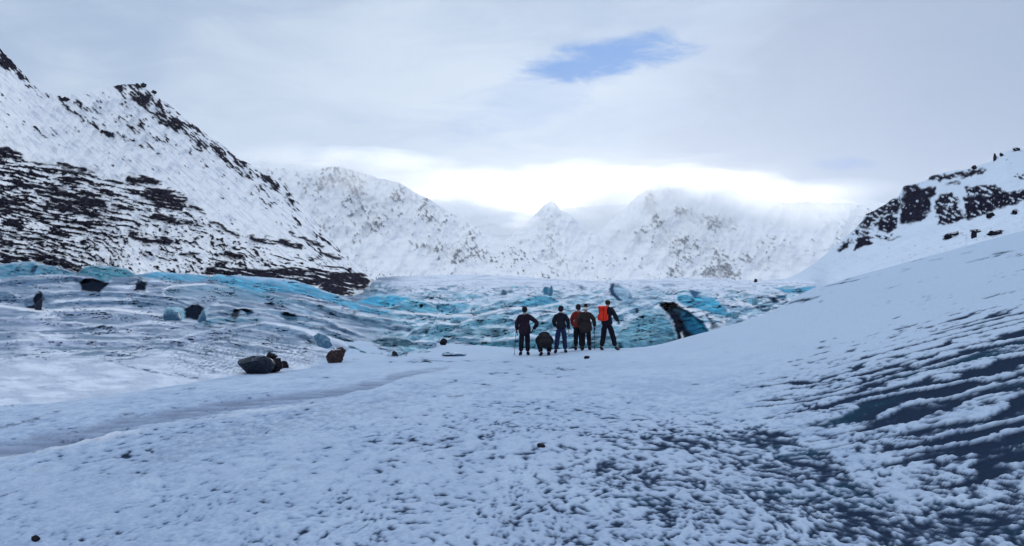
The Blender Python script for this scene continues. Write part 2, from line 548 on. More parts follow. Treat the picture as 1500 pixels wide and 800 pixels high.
# (outline in photo pixels, colour, kind: face = steep wall, hole = recess with its shade painted in, tone = colour only, strength)
FEAT = [
    ([(-60, 388), (0, 387), (14, 386), (18, 384), (30, 385), (48, 383), (60, 387), (80, 390), (95, 395), (112, 401), (104, 403), (60, 402), (45, 404), (0, 408), (-60, 410)], TEAL, 'face', .9),
    ([(113, 401), (125, 389), (145, 388), (165, 390), (185, 393), (198, 403), (190, 406), (163, 406), (158, 414), (150, 412), (135, 405), (120, 402)], (.06, .23, .30), 'face', .95),
    ([(42, 400), (47, 390), (53, 390), (50, 402)], NAVY, 'hole', .8),
    ([(23, 397), (24, 391), (28, 390), (27, 397)], NAVY, 'hole', .5),
    ([(118, 426), (118, 415), (126, 407), (136, 408), (158, 416), (152, 423), (145, 428)], DARK, 'hole', .97),
    ([(0, 408), (60, 403), (105, 404), (122, 408), (118, 414), (100, 408), (60, 410), (30, 413), (0, 412)], SLATE, 'face', .6),
    ([(-60, 424), (0, 425), (15, 427), (25, 435), (36, 447), (28, 444), (0, 442), (-60, 442)], SLATE, 'face', .9),
    ([(32, 441), (40, 435), (50, 434), (50, 446), (44, 451), (38, 450)], SLATE, 'face', .9),
    ([(49, 436), (53, 430), (60, 428), (63, 438), (58, 453), (46, 454), (40, 451), (50, 446)], DARK, 'hole', .95),
    ([(62, 429), (78, 431), (102, 430), (88, 437), (70, 445), (63, 445)], SLATE, 'face', .8),
    ([(196, 426), (202, 411), (214, 414), (212, 426)], DARK, 'hole', .9),
    ([(162, 407), (200, 408), (205, 413), (190, 416), (165, 414)], SLATE, 'tone', .7),
    ([(195, 436), (230, 438), (252, 442), (275, 449), (276, 456), (250, 449), (215, 447), (190, 446)], SLATE, 'face', .75),
    ([(238, 458), (240, 452), (250, 449.5), (266, 451), (272, 458), (270, 468), (250, 469), (243, 464)], (.20, .42, .50), 'face', 1),
    ([(205, 453), (225, 448), (240, 449), (238, 460), (225, 464), (210, 460)], DUST, 'face', .6),
    ([(272, 466), (271, 453), (280, 447), (292, 446), (299, 452), (294, 462), (290, 468)], DARK, 'hole', .9),
    ([(291, 467), (300, 452), (306, 450), (304, 466), (300, 471)], PALE, 'face', .7),
    ([(285, 475), (300, 467), (330, 464), (350, 466), (384, 466), (386, 470), (350, 472), (310, 476)], TEAL, 'face', .7),
    ([(318, 458), (335, 455), (345, 459), (340, 465), (320, 464)], SLATE, 'tone', .6),
    ([(337, 465), (343, 455), (351, 457), (350, 463), (343, 468)], DARK, 'hole', .85),
    ([(355, 454), (366, 454), (372, 459), (362, 461)], NAVY, 'hole', .9),
    ([(388, 444), (398, 443), (404, 452), (394, 450)], NAVY, 'hole', .7),
    # the long bright crest wave
    ([(200, 403), (225, 398), (232, 397), (270, 401), (300, 403), (308, 407), (300, 411), (270, 412), (230, 409)], (.09, .36, .55), 'face', .8),
    ([(305, 408), (318, 401), (335, 404), (345, 403), (400, 407), (430, 410), (460, 420), (490, 431), (515, 441), (545, 452), (575, 456), (560, 462), (525, 456), (480, 441),
      (440, 431), (400, 427), (385, 431), (350, 422), (320, 414)], (.10, .37, .56), 'face', .95),
    ([(345, 404), (400, 407), (430, 410), (445, 415), (410, 413), (370, 410)], (.45, .58, .75), 'tone', .7),
    ([(315, 413), (345, 420), (385, 430), (420, 437), (415, 440), (380, 434), (340, 424)], (.05, .20, .30), 'face', .75),  # shadow line under the crest, painted as dark teal
    ([(245, 418), (290, 415), (330, 418), (370, 430), (395, 440), (370, 445), (320, 440), (265, 436), (240, 430)], (.24, .37, .48), 'tone', .45),
    # sweeping bands on the left tongue
    ([(430, 441), (470, 446), (505, 458), (545, 468), (600, 478), (600, 486), (550, 480), (505, 468), (470, 455), (440, 447)], (.10, .19, .28), 'face', .85),
    ([(450, 466), (480, 470), (505, 482), (532, 494), (510, 491), (480, 477), (455, 470)], SLATE, 'face', .8),
    ([(411, 460), (418, 458), (434, 464), (434, 470), (420, 469)], (.05, .11, .17), 'hole', .9),
    ([(430, 488), (450, 490), (455, 498), (440, 496)], SLATE, 'face', .6),
    ([(470, 484), (500, 490), (540, 505), (530, 512), (500, 500)], SLATE, 'tone', .5),
    ([(506, 508), (514, 505), (548, 520), (522, 519), (508, 517)], (.07, .20, .28), 'face', .9),
    # middle
    ([(520, 443), (545, 433), (570, 431), (600, 436), (590, 446), (570, 450), (545, 447)], (.07, .42, .66), 'face', .95),
    ([(580, 455), (588, 444), (600, 437), (615, 439), (632, 447), (645, 458), (620, 458), (595, 457)], (.17, .47, .62), 'face', 1),
    ([(600, 433), (625, 432), (640, 440), (628, 439), (610, 436)], SLATE, 'face', .6),
    ([(637, 444), (660, 443), (685, 442), (690, 449), (672, 460), (655, 462), (642, 457)], (.10, .38, .54), 'face', .8),
    ([(655, 461), (700, 455), (740, 445), (762, 440), (750, 449), (720, 458), (690, 463), (655, 464)], (.11, .30, .40), 'face', .85),
    ([(650, 437), (670, 428), (680, 432), (684, 440), (670, 438)], (.28, .50, .64), 'face', .7),
    ([(732, 432), (737, 424), (741, 425), (740, 432)], NAVY, 'hole', .8),
    ([(745, 426), (750, 423), (752, 428), (747, 430)], NAVY, 'hole', .7),
    ([(558, 466), (572, 467), (578, 473), (565, 475)], SLATE, 'face', .7),
    ([(560, 478), (585, 477), (605, 481), (600, 485), (570, 484)], SLATE, 'face', .7),
    ([(597, 492), (605, 485), (620, 479), (632, 478), (625, 487), (612, 490)], (.03, .12, .18), 'face', .9),
    ([(620, 494), (632, 480), (645, 473), (658, 473), (672, 479), (660, 486), (645, 493)], (.19, .43, .54), 'face', .95),
    ([(664, 478), (669, 470), (674, 473), (671, 481)], NAVY, 'hole', .7),
    ([(674, 479), (690, 469), (720, 466), (746, 460), (748, 470), (720, 474), (700, 478)], (.14, .42, .52), 'face', .7),
    ([(650, 492), (660, 486), (700, 480), (745, 478), (746, 492), (700, 492), (670, 494)], (.12, .29, .36), 'face', .7),
    ([(541, 500), (560, 494), (578, 492), (596, 497), (616, 505), (592, 508), (560, 506)], (.06, .13, .17), 'face', 1),
    ([(690, 507), (690, 500), (715, 500), (760, 495), (905, 500), (905, 520), (760, 516), (700, 509)], (.07, .24, .31), 'face', .85),
    ([(690, 488), (745, 482), (752, 492), (700, 497)], (.28, .47, .55), 'face', .5),
    # behind the people
    ([(752, 447), (768, 438), (784, 431), (800, 431), (815, 438), (823, 446), (800, 450), (775, 450)], (.11, .38, .54), 'face', 1),
    ([(795, 431), (798, 420), (803, 420), (806, 432)], (.03, .14, .24), 'hole', .9),
    ([(803, 420), (812, 420), (807, 434), (804, 432)], (.22, .46, .62), 'face', .8),
    ([(768, 478), (790, 474), (812, 462), (812, 480), (785, 488), (768, 488)], (.10, .30, .40), 'face', .9),
    ([(845, 418), (852, 419), (860, 424), (854, 425)], NAVY, 'hole', .8),
    ([(862, 478), (884, 474), (886, 486), (866, 490)], (.06, .19, .27), 'face', .8),
    ([(864, 492), (884, 490), (905, 492), (905, 500), (864, 504)], (.04, .14, .20), 'face', .8),
    ([(900, 462), (912, 460), (914, 470), (904, 476)], (.10, .28, .38), 'face', .9),
    # right: facets, arch and cavern
    ([(894, 432), (894, 416), (899, 415), (900, 428), (912, 441), (906, 441)], (.015, .06, .13), 'hole', .9),
    ([(899, 415), (915, 421), (930, 435), (928, 447), (914, 443), (902, 430)], (.25, .44, .62), 'face', .8),
    ([(920, 425), (955, 418), (985, 426), (970, 440), (940, 446), (925, 444)], (.36, .50, .66), 'face', .35),
    ([(899, 417), (905, 416), (908, 420), (902, 420)], NAVY, 'tone', .8),
    ([(940, 422), (950, 418), (953, 423)], NAVY, 'hole', .7),
    ([(968, 416), (985, 416), (990, 419), (975, 420)], (.10, .20, .32), 'hole', .7),
    ([(922, 456), (930, 451), (934, 456), (928, 462)], (.12, .27, .38), 'hole', .7),
    ([(937, 466), (945, 461), (944, 470), (940, 470)], DARK, 'hole', .9),
    ([(943, 449), (951, 445), (948, 449)], NAVY, 'hole', .7),
    ([(903, 500), (908, 480), (940, 457), (962, 453), (976, 459), (984, 474), (994, 497), (965, 512), (930, 518), (900, 518)], (.15, .36, .46), 'face', 1),
    ([(903, 492), (930, 484), (960, 487), (985, 494), (960, 499), (930, 496), (905, 500)], (.28, .48, .54), 'tone', .4),
    ([(958, 446), (967, 441), (990, 441), (985, 446), (970, 450)], (.08, .27, .38), 'face', .8),
    ([(968, 446), (985, 444), (1000, 452), (1015, 462), (1028, 472), (1037, 486), (1020, 502), (996, 506), (990, 482), (984, 466), (974, 455)], (.006, .011, .024), 'hole', 1),  # cavern shade deepened by near-black colour
    ([(996, 456), (1005, 455), (1018, 465), (1029, 474), (1037, 486), (1034, 490), (1016, 492), (1004, 478)], (.015, .12, .23), 'tone', .95),
    ([(1006, 456), (1019, 466), (1030, 475), (1038, 486), (1033, 489), (1024, 480), (1012, 468)], (.03, .26, .40), 'tone', .85),
    ([(978, 446), (990, 446), (1004, 456), (996, 458)], (.05, .16, .24), 'tone', .7),
    ([(991, 430), (1010, 430), (1040, 434), (1052, 441), (1062, 452), (1072, 464), (1050, 460), (1012, 450), (993, 443)], (.08, .40, .62), 'face', 1),
    ([(1009, 425), (1026, 428), (1019, 436), (1014, 433)], (.04, .12, .22), 'hole', .9),
    ([(1063, 461), (1070, 456), (1076, 453), (1082, 464), (1077, 468)], (.10, .40, .56), 'face', .95),
    ([(1030, 459), (1036, 462), (1046, 473), (1052, 480), (1044, 484), (1040, 472)], (.02, .03, .05), 'hole', .85),
    ([(1048, 476), (1062, 474), (1070, 470), (1068, 476), (1050, 482)], (.14, .19, .26), 'tone', .5),
    ([(1065, 435), (1076, 435), (1085, 440), (1074, 441)], (.10, .20, .30), 'hole', .8),
    ([(1096, 446), (1098, 436), (1110, 434), (1112, 443), (1104, 448)], (.12, .36, .50), 'face', .8),
    ([(1088, 441), (1094, 444), (1098, 447), (1090, 444)], NAVY, 'hole', .8),
    ([(1124, 435), (1131, 435), (1140, 442), (1134, 444)], (.03, .08, .15), 'hole', .95),
    ([(1137, 433), (1152, 432), (1150, 436), (1140, 437)], (.03, .12, .20), 'hole', .95),
    ([(1108, 452), (1122, 447), (1138, 444), (1128, 450), (1112, 456)], (.10, .17, .27), 'hole', .7),
    ([(1128, 419), (1136, 420), (1150, 423), (1196, 419), (1190, 426), (1172, 430), (1150, 429), (1143, 425)], (.08, .34, .52), 'face', .95),
]


WAVES = [   # crest lines of the larger ice waves: (points, face height, colour, strength)
    ([(-40, 412), (0, 412), (60, 409), (105, 405), (150, 412)], 9, SLATE, .8), ([(60, 430), (110, 427), (200, 430), (250, 436), (285, 450)], 6, SLATE, .75),
    ([(60, 446), (120, 440), (190, 440), (240, 447), (260, 456)], 7, SLATE, .7), ([(232, 427), (290, 417), (350, 423), (400, 437), (450, 454), (500, 476)], 10, (.17, .28, .38), .8),
    ([(290, 463), (350, 452), (420, 457), (480, 470), (535, 495)], 9, (.15, .24, .34), .8), ([(390, 440), (440, 439), (500, 455), (570, 474)], 8, (.10, .20, .29), .8),
    ([(330, 484), (390, 473), (440, 484), (500, 512)], 12, (.17, .25, .35), .75), ([(240, 505), (290, 488), (340, 480)], 12, (.25, .31, .42), .6), ([(425, 470), (470, 477), (525, 505)], 8, (.12, .22, .31), .8),
    ([(70, 457), (110, 451), (150, 456), (180, 468)], 12, (.26, .32, .44), .7), ([(-40, 470), (40, 466), (100, 474), (180, 478)], 8, (.33, .38, .50), .6), ([(-40, 505), (60, 498), (160, 500), (240, 508)], 9, (.33, .38, .50), .6),
    ([(150, 480), (220, 472), (300, 478)], 8, (.34, .39, .50), .6), ([(470, 455), (520, 462), (570, 468), (610, 474)], 7, (.10, .24, .33), .8),
    ([(540, 456), (600, 462), (660, 466), (720, 464), (790, 447)], 6, (.10, .25, .34), .7), ([(590, 502), (640, 474), (700, 468), (760, 470), (812, 460)], 9, (.14, .34, .43), .7),
    ([(880, 472), (920, 454), (962, 446)], 8, (.20, .36, .48), .6), ([(905, 440), (935, 448), (962, 442), (990, 444)], 5, (.18, .30, .44), .6),
    ([(1040, 440), (1075, 449), (1112, 451)], 6, (.18, .32, .46), .7), ([(1085, 430), (1118, 432), (1150, 440)], 5, (.22, .34, .48), .6), ([(590, 431), (650, 425), (700, 432), (745, 428)], 5, (.30, .46, .58), .6),
    ([(820, 442), (858, 432), (896, 434)], 6, (.30, .45, .58), .6), ([(830, 470), (860, 458), (900, 462)], 9, (.22, .42, .52), .6), ([(700, 452), (735, 440), (765, 438)], 6, (.14, .34, .46), .7),
]


def arcs(PX, SY, wx, wy, L, col, ice, rate):
    """ice waves and small hummocks: a crest line with a steep bare face below it and snow behind"""
    rr = random.Random(12)
    todo = [(p, h, tuple(v * 1.25 for v in c), k, .65) for p, h, c, k in WAVES]
    pal = [(.10, .30, .40), (.07, .19, .28), (.17, .40, .52), (.26, .48, .60), (.12, .22, .34), (.20, .36, .50)]
    for i in range(150):                                     # broken middle and right
        x0, y0 = rr.uniform(540, 1190), rr.uniform(420, 508)
        sc = .55 + .9 * (y0 - 412) / 95
        if 890 < x0 < 1050 and y0 > 440:
            continue
        wdt, h = rr.uniform(14, 46) * sc, rr.uniform(2.5, 7.5) * sc
        sl = rr.uniform(-.16, .16) + (.12 if x0 < 640 else -.05)
        up = rr.uniform(.05, .28) * wdt
        pts = [(x0 + wdt * t, y0 + sl * wdt * t - up * math.sin(math.pi * t ** rr.uniform(.6, 1.5)) * .5) for t in (0, .2, .4, .6, .8, 1)]
        todo.append((pts, h, rr.choice(pal), rr.uniform(.45, .95), .38))
    for i in range(46):                                      # longer, lower waves on the left
        x0, y0 = rr.uniform(-30, 520), rr.uniform(412, 520)
        wdt, h = rr.uniform(30, 110), rr.uniform(2.5, 7)
        sl = .02 + .26 * min(1, max(0, (x0 - 220) / 220))
        pts = [(x0 + wdt * t, y0 + sl * wdt * t - .10 * wdt * math.sin(math.pi * t) * .6) for t in (0, .2, .4, .6, .8, 1)]
        todo.append((pts, h, rr.choice([(.26, .32, .43), (.18, .25, .35), (.12, .19, .28), (.32, .37, .48)]), rr.uniform(.3, .7), .38))
    vary = fbm(PX / 12, SY / 5, 3, 301)
    for pts, h, c, k, rl in todo:
        p = np.array(pts, float)
        x0, x1 = p[0, 0], p[-1, 0]
        sel = (PX > x0 - 3) & (PX < x1 + 3) & (SY > p[:, 1].min() - 8) & (SY < p[:, 1].max() + 2 * h + 8)
        if not sel.any():
            continue
        x, y = wx[sel], wy[sel]
        t = np.clip((x - x0) / (x1 - x0), 0, 1)
        cy = np.interp(x, p[:, 0], p[:, 1])
        hh = h * np.sqrt(np.clip(np.sin(np.pi * t), 0, 1)) + .01
        d = (y - cy) / hh                                    # 0 at the crest, 1 at the foot
        m = ss(-.12, .12, d) * ss(1.25, .75, d + .35 * vary[sel]) * ss(0, .08, t) * ss(1, .92, t)
        cap = np.exp(-((y - cy + 1.3) / 1.3) ** 2) * ss(0, .15, t) * ss(1, .85, t)
        fwd = np.where(d > 0, np.clip(1 - d, 0, 1) ** .8, np.exp(-(d * hh / 4.0) ** 2 * 1.0) * (d <= 0)) * ss(0, .15, t) * ss(1, .85, t)
        L[sel] = L[sel] - rate[sel] * .75 * h * fwd * rl
        cc = np.array(c)[None, :] * (1 + .5 * vary[sel])[:, None]
        cs = col[sel]
        cs = cs + (cc - cs) * (m * k)[:, None]
        cs = cs + (np.array((.74, .80, .88)) - cs) * (cap * .6 * min(1, k + .2))[:, None]
        col[sel] = np.clip(cs, 0, 1)
    return L, col, ice


def build_glacier():
    px = np.concatenate([np.linspace(-900, -30, 40), np.arange(-20, 1262, 1.25)])
    R = 235
    s = np.linspace(0, 1, R)
    PX, S = np.meshgrid(px, s)
    tp = gl_top(PX)
    bs = gl_base(PX)
    kk = np.exp(-.5 * (np.arange(-30, 31) / 12.0) ** 2)
    tsm = np.convolve(np.pad(tp[0], 30, 'edge'), kk / kk.sum(), 'valid')[None, :]
    SY = bs + (tsm - bs) * S + (tp - tsm) * S ** 9 + S ** 20 * (1.3 * fbm(PX / 9, PX * 0 + 3, 3, 12) * ss(540, 620, PX) + .8 * fbm(PX / 6, PX * 0 + 9, 3, 13))
    Y0 = np.where(PX < 640, EYE * F / (np.maximum(bs, 500) - HOR), 0)
    Y0 = np.where(PX < 640, Y0, gl_Y0b(PX))
    bl = ss(600, 700, PX)
    Y0 = np.minimum(Y0, 60) * (1 - bl) + gl_Y0b(PX) * bl
    Y1 = gl_Y1(PX)
    rate = np.log(Y1 / Y0) / (bs - tp)
    t = S ** 1.15
    L = np.log(Y0) + np.log(Y1 / Y0) * t
    # warp so that drawn outlines are never quite clean
    wx = PX + 2.6 * fbm(PX / 11, SY / 7, 3, 21)
    wy = SY + 1.7 * fbm(PX / 13, SY / 6, 3, 22)
    left = ss(620, 520, PX)
    flow = SY - (-.0 + .16 * np.clip(PX - 250, 0, 300))      # bands running down to the right
    # ---- colours
    col = np.ones(PX.shape + (3,)) * np.array((.68, .75, .86))
    dusty = ss(-.25, .40, fbm(PX / 60, flow / 9, 4, 25) + .10)
    zone = ss(500, 440, SY) * left + .35 * left
    col = lerp3(col, (.27, .33, .45), np.clip(dusty * zone * 1.3, 0, 1) * .9)
    sl = ss(-.10, .30, fbm(PX / 75, flow / 5.0, 4, 26)) * left * ss(540, 500, SY)
    col = lerp3(col, (.11, .18, .27), sl * .85)
    fol = fbm(PX / 48, flow / 5.5, 4, 310)
    fl2 = fbm(PX / 24, (SY + .12 * PX) / 7.5, 4, 311)
    crk = ss(.055, .012, np.abs(fol)) * left * ss(-.1, .2, fbm(PX / 40, SY / 20, 2, 312)) * ss(548, 505, SY)
    crk = crk + ss(.05, .010, np.abs(fl2)) * (1 - left) * ss(412, 428, SY) * ss(-.15, .15, fbm(PX / 30, SY / 14, 2, 313))
    crk = np.clip(crk, 0, 1)
    hump = poly_mask(wx, wy, [(250, 505), (300, 490), (345, 482), (395, 480), (440, 495), (480, 520), (440, 535), (350, 545), (250, 548)], 14)
    pit = ss(-.08, .16, fbm(PX / 5, SY / 2.6, 3, 27)) * hump * (.55 + .5 * fbm(PX / 30, SY / 14, 2, 28))
    pit = pit + ss(.0, .25, fbm(PX / 6, SY / 2.5, 3, 29)) * .6 * poly_mask(wx, wy, [(70, 455), (110, 452), (150, 462), (150, 478), (90, 478)], 9)
    pit = pit + ss(.02, .25, fbm(PX / 9, SY / 2.2, 3, 30)) * .7 * poly_mask(wx, wy, [(150, 505), (210, 500), (250, 508), (200, 520), (60, 518), (60, 508)], 6)
    col = lerp3(col, (.05, .11, .18), np.clip(pit, 0, 1) * .85)
    # broken teal ice across the middle and right
    col = lerp3(col, (.40, .58, .70), .6 * (1 - left) * ss(416, 450, SY) * ss(-.35, .3, fbm(PX / 50, SY / 14, 3, 330)))
    col = lerp3(col, (.26, .34, .44), .55 * left * ss(535, 490, SY) * ss(-.30, .35, fbm(PX / 70, flow / 16, 3, 331)))
    mid = (1 - left) * ss(418, 440, SY)
    brk = ss(-.10, .28, fbm(PX / 32, (SY + .10 * PX) / 8.5, 4, 31) + .22 * ss(450, 500, SY) - .14)
    tone = fbm(PX / 14, SY / 5.5, 3, 32)
    tealc = np.ones(PX.shape + (3,)) * np.array((.16, .40, .52))
    tealc = lerp3(tealc, (.06, .17, .25), ss(.05, .40, tone))
    tealc = lerp3(tealc, (.38, .60, .72), ss(.05, .40, -tone))
    col = col + (tealc - col) * (brk * mid * .9)[..., None]
    spk = ss(.30, .45, fbm(PX / 7, SY / 2.4, 4, 34)) * (1 - left) * ss(400, 425, SY)
    col = lerp3(col, (.10, .20, .30), spk * .75)
    gr = ss(.02, .35, fbm(PX / 35, SY / 3.2, 3, 36)) * (1 - left) * ss(445, 415, SY)
    col = lerp3(col, (.50, .56, .68), gr * .7)
    rocky = poly_mask(wx, wy, [(520, 432), (540, 414), (560, 412), (585, 425), (560, 434), (530, 438)], 6) * ss(-.1, .3, fbm(PX / 7, SY / 4, 3, 38))
    col = lerp3(col, (.10, .27, .36), rocky * .8)
    # ---- relief in log depth: noise waves plus the drawn faces and recesses
    nz = fbm(PX / 46, flow / 13, 4, 23)
    nz2 = ridged(PX / 44, (SY + .1 * PX) / 13, 2, 24)
    inner = ss(0, .10, S) * ss(1.0, .94, S)
    L = L - inner * rate * (3.4 * left * nz + (1 - left) * ss(415, 445, SY) * (7.0 * nz2 + 1.2 * brk) + .35 * fbm(PX / 7, SY / 4, 2, 45))
    L = L + inner * rate * .5 * pit
    ice = np.clip(brk * mid + sl * .4 * left, 0, 1) * .5
    H = crk * rate * 1.2
    pre = col
    L, col, ice = arcs(PX, SY, wx, wy, L, col, ice, rate)
    HM = np.zeros(PX.shape)
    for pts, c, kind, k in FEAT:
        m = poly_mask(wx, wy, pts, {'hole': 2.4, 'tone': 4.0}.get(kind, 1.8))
        if not m.any():
            continue
        p = np.array(pts, float)
        if kind == 'face':
            # forward bulge growing from foot to brow of each column
            hi = np.where(m > .4, SY, -1e9).max(0)
            lo = np.where(m > .4, SY, 1e9).min(0)
            ok = hi > lo
            if ok.any():
                ix = np.arange(len(hi))
                kk = np.ones(9) / 9
                hi = np.convolve(np.pad(np.interp(ix, ix[ok], hi[ok]), 4, 'edge'), kk, 'valid')
                lo = np.convolve(np.pad(np.interp(ix, ix[ok], lo[ok]), 4, 'edge'), kk, 'valid')
                ok = np.ones(len(hi), bool)
            h = np.where(ok, hi - lo, 1.0)
            tt = np.clip((np.where(ok, hi, 0)[None, :] - SY) / np.maximum(h[None, :], 1.0), 0, 1)
            L = L - m * rate * .5 * h[None, :] * tt ** .8 * np.sqrt(k)
            strat = fbm(PX / 28, (SY - .25 * PX) / 2.6, 3, 55)
            cc = lerp3(np.ones(PX.shape + (3,)) * np.array(c), tuple(min(1, v * 1.9 + .05) for v in c), .5 * ss(-.05, .5, strat))
            cc = lerp3(cc, tuple(v * .6 for v in c), .4 * ss(.0, .5, -strat))
            cc = lerp3(cc, (.24, .34, .44), .55 * ss(-.05, .35, fbm(PX / 11, SY / 4, 3, 320)))
            # settled snow lying towards the brow
            sn = ss(.80, 1.0, tt + .18 * tone) * .45
            cc = lerp3(cc, (.72, .80, .88), sn)
            col = col + (cc - col) * (m * k)[..., None]
            ice = np.maximum(ice, m * k)
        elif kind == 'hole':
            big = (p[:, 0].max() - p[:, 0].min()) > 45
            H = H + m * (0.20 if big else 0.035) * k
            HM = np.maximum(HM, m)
            col = lerp3(col, c, np.clip(m * 1.3, 0, 1) if k > .85 else m * k)  # darker ice colour paints in the shade of the recess
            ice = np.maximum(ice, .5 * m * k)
        else:
            col = lerp3(col, c, m * k)
            ice = np.maximum(ice, .5 * m * k)
    # thin dark cracks
    col = lerp3(col, (.045, .085, .14), crk * .62 * (1 - HM))
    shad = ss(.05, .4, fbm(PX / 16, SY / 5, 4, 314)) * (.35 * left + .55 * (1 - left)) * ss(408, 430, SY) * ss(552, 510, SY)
    col = lerp3(col, (.08, .17, .25), shad * .6 * (1 - HM))  # mottled dark tone painted in as shade on the relief
    for pts, wd in [([(143, 391), (146, 400), (147, 411)], 1.0), ([(160, 529), (200, 524), (235, 518), (247, 509)], 1.3),
                    ([(163, 531), (200, 540), (245, 549), (290, 555)], 1.6), ([(82, 449), (110, 448), (125, 449)], 1.1), ([(140, 449), (168, 450)], 1.0),
                    ([(120, 484), (140, 483), (146, 482)], 1.2), ([(0, 527), (20, 523), (38, 521)], 2.2), ([(235, 411), (262, 416), (280, 419)], 1.0),
                    ([(600, 457), (625, 459), (640, 460)], 1.4), ([(740, 452), (752, 447), (760, 441)], 1.4), ([(812, 467), (822, 462), (830, 470)], 1.4),
                    ([(0, 491), (60, 488), (110, 489)], 1.6), ([(200, 483), (260, 480), (285, 478)], 1.0), ([(505, 436), (525, 440), (540, 436)], 1.0)]:
        m = stroke(wx, wy, pts, wd * .8, 1.2) * np.clip(.6 + 1.2 * fbm(PX / 14, SY / 9, 3, 58), 0, 1)
        col = lerp3(col, (.09, .14, .22), m * .75)
        H = H + m * rate * .8
    for pts, wd in [([(580, 456), (640, 462), (700, 462), (740, 452), (780, 452), (830, 442)], 1.5), ([(240, 432), (238, 424), (252, 419), (300, 416)], 1.1),
                    ([(640, 470), (665, 476), (690, 468)], 1.3), ([(1075, 437), (1090, 443), (1105, 450)], 1.5), ([(990, 446), (1012, 455), (1035, 462), (1060, 470)], 2.2),
                    ([(960, 450), (975, 441), (990, 445)], 1.6), ([(0, 448), (60, 456), (160, 452), (240, 462)], 2.0), ([(998, 487), (1001, 497)], 1.3)]:
        m = stroke(wx, SY, pts, wd, 1.2)
        col = lerp3(col, (.80, .84, .90), m * .85)
    # keep every column leaning back: faces stand near vertical, nothing overhangs but the recesses
    e = .05 * rate * (bs - tp) * S
    L = np.maximum.accumulate(L - e, axis=0) + e + H
    Y = np.exp(L)
    X = (PX - 750) / F * Y
    Z = EYE + (HOR - SY) / F * Y
    o_grid['glacier'] = (PX, SY, Y)
    # tuck the toe under the valley floor
    k0 = ss(.06, .0, S) * ss(660, 600, PX)
    Z = Z - .10 * k0
    # a back slope behind the brow
    for dYk, dz in [(6, -1.0), (20, -4), (60, -12)]:
        X = np.vstack([X, X[-1:] * (Y[-1:] + dYk) / Y[-1:]])
        Z = np.vstack([Z, Z[R - 1:R] + dz])
        Y = np.vstack([Y, Y[R - 1:R] + dYk])
        col = np.concatenate([col, col[R - 1:R]], 0)
        ice = np.vstack([ice, ice[R - 1:R] * 0])
    o = sheet('glacier', X, Y, Z, col, ice, M_glacier)
    tag(o, 'blue crevassed glacier tongue with dusty snow and a dark ice cavern', kind='structure')
    return o


build_glacier()

# ------------------------------------------------------------------ mountains


def mountain(name, label, px0, px1, step, crest, base, D0, D1, rock_fn, mat, amp, jag=1.0, sx=24.0, rows=None, power=1.0, extend=None,
             rockc=(.012, .011, .020), snow=SNOW, ribs=False):
    px = np.arange(px0, px1 + .01, step)
    if extend:
        px = np.concatenate([np.linspace(px0 - extend[0], px0 - step, 24) if extend[0] else [], px,
                             np.linspace(px1 + step, px1 + extend[1], 24) if extend[1] else []])
    cr0 = crest(px)
    jg = jag * (fbm(px / 14, px * 0 + 2.2, 4, 61, .6))
    cr = cr0
    bs = base(px)
    R = rows or int(np.max(bs - cr) / step * .85)
    s = np.linspace(0, 1, R)
    PX, S = np.meshgrid(px, s)
    kk = np.exp(-.5 * (np.arange(-60, 61) / 24.0) ** 2)
    csm = np.convolve(np.pad(cr, 60, 'edge'), kk / kk.sum(), 'valid')
    SY = bs + (csm - bs) * S + (cr - csm) * S ** 4 + jg[None, :] * S ** 14
    d0, d1 = D0(px)[None, :], D1(px)[None, :]
    D = d0 + (d1 - d0) * S ** power
    rock, tone = rock_fn(PX, SY, S)
    inner = ss(0, .05, S) * (.35 + .65 * ss(1.0, .93, S))
    gul = ridged((PX + .35 * SY) / sx, SY / (sx * 1.7), 3, 63, .42) + .35 * fbm(PX / (sx * .45), SY / (sx * .5), 3, 64)
    fine = fbm(PX / 3.4, SY / 2.4, 2, 65)
    if ribs:
        rock = rock * (.25 + .75 * ss(.30, .75, gul))
    D = D - inner * (d1 - d0) * amp * (gul + .55 * rock + .02 * fine)
    e = .05 * (d1 - d0) * S
    D = np.maximum.accumulate(D - e, axis=0) + e
    X = (PX - 750) / F * D
    Z = EYE + (HOR - SY) / F * D
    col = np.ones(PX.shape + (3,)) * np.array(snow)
    col = lerp3(col, (.50, .55, .66), tone)
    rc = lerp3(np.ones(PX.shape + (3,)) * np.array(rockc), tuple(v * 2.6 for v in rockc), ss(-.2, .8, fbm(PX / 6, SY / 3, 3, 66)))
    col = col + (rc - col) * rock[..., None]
    h = (d1 - d0)
    for a, b in [(.06, -.02), (.4, -.25), (1.2, -1.0)]:
        yy = D[R - 1:R] + a * h
        X = np.vstack([X, X[R - 1:R] * yy / D[R - 1:R]])
        Z = np.vstack([Z, Z[R - 1:R] * (1 + .8 * b) - 4 * abs(b)])
        D = np.vstack([D, yy])
        col = np.concatenate([col, np.ones((1,) + col.shape[1:]) * np.array(snow)], 0)
    o = sheet(name, X, D, Z, col, np.zeros(X.shape), mat)
    o_grid[o.name] = (PX, SY, D[:R])
    tag(o, label, kind='structure')
    return o


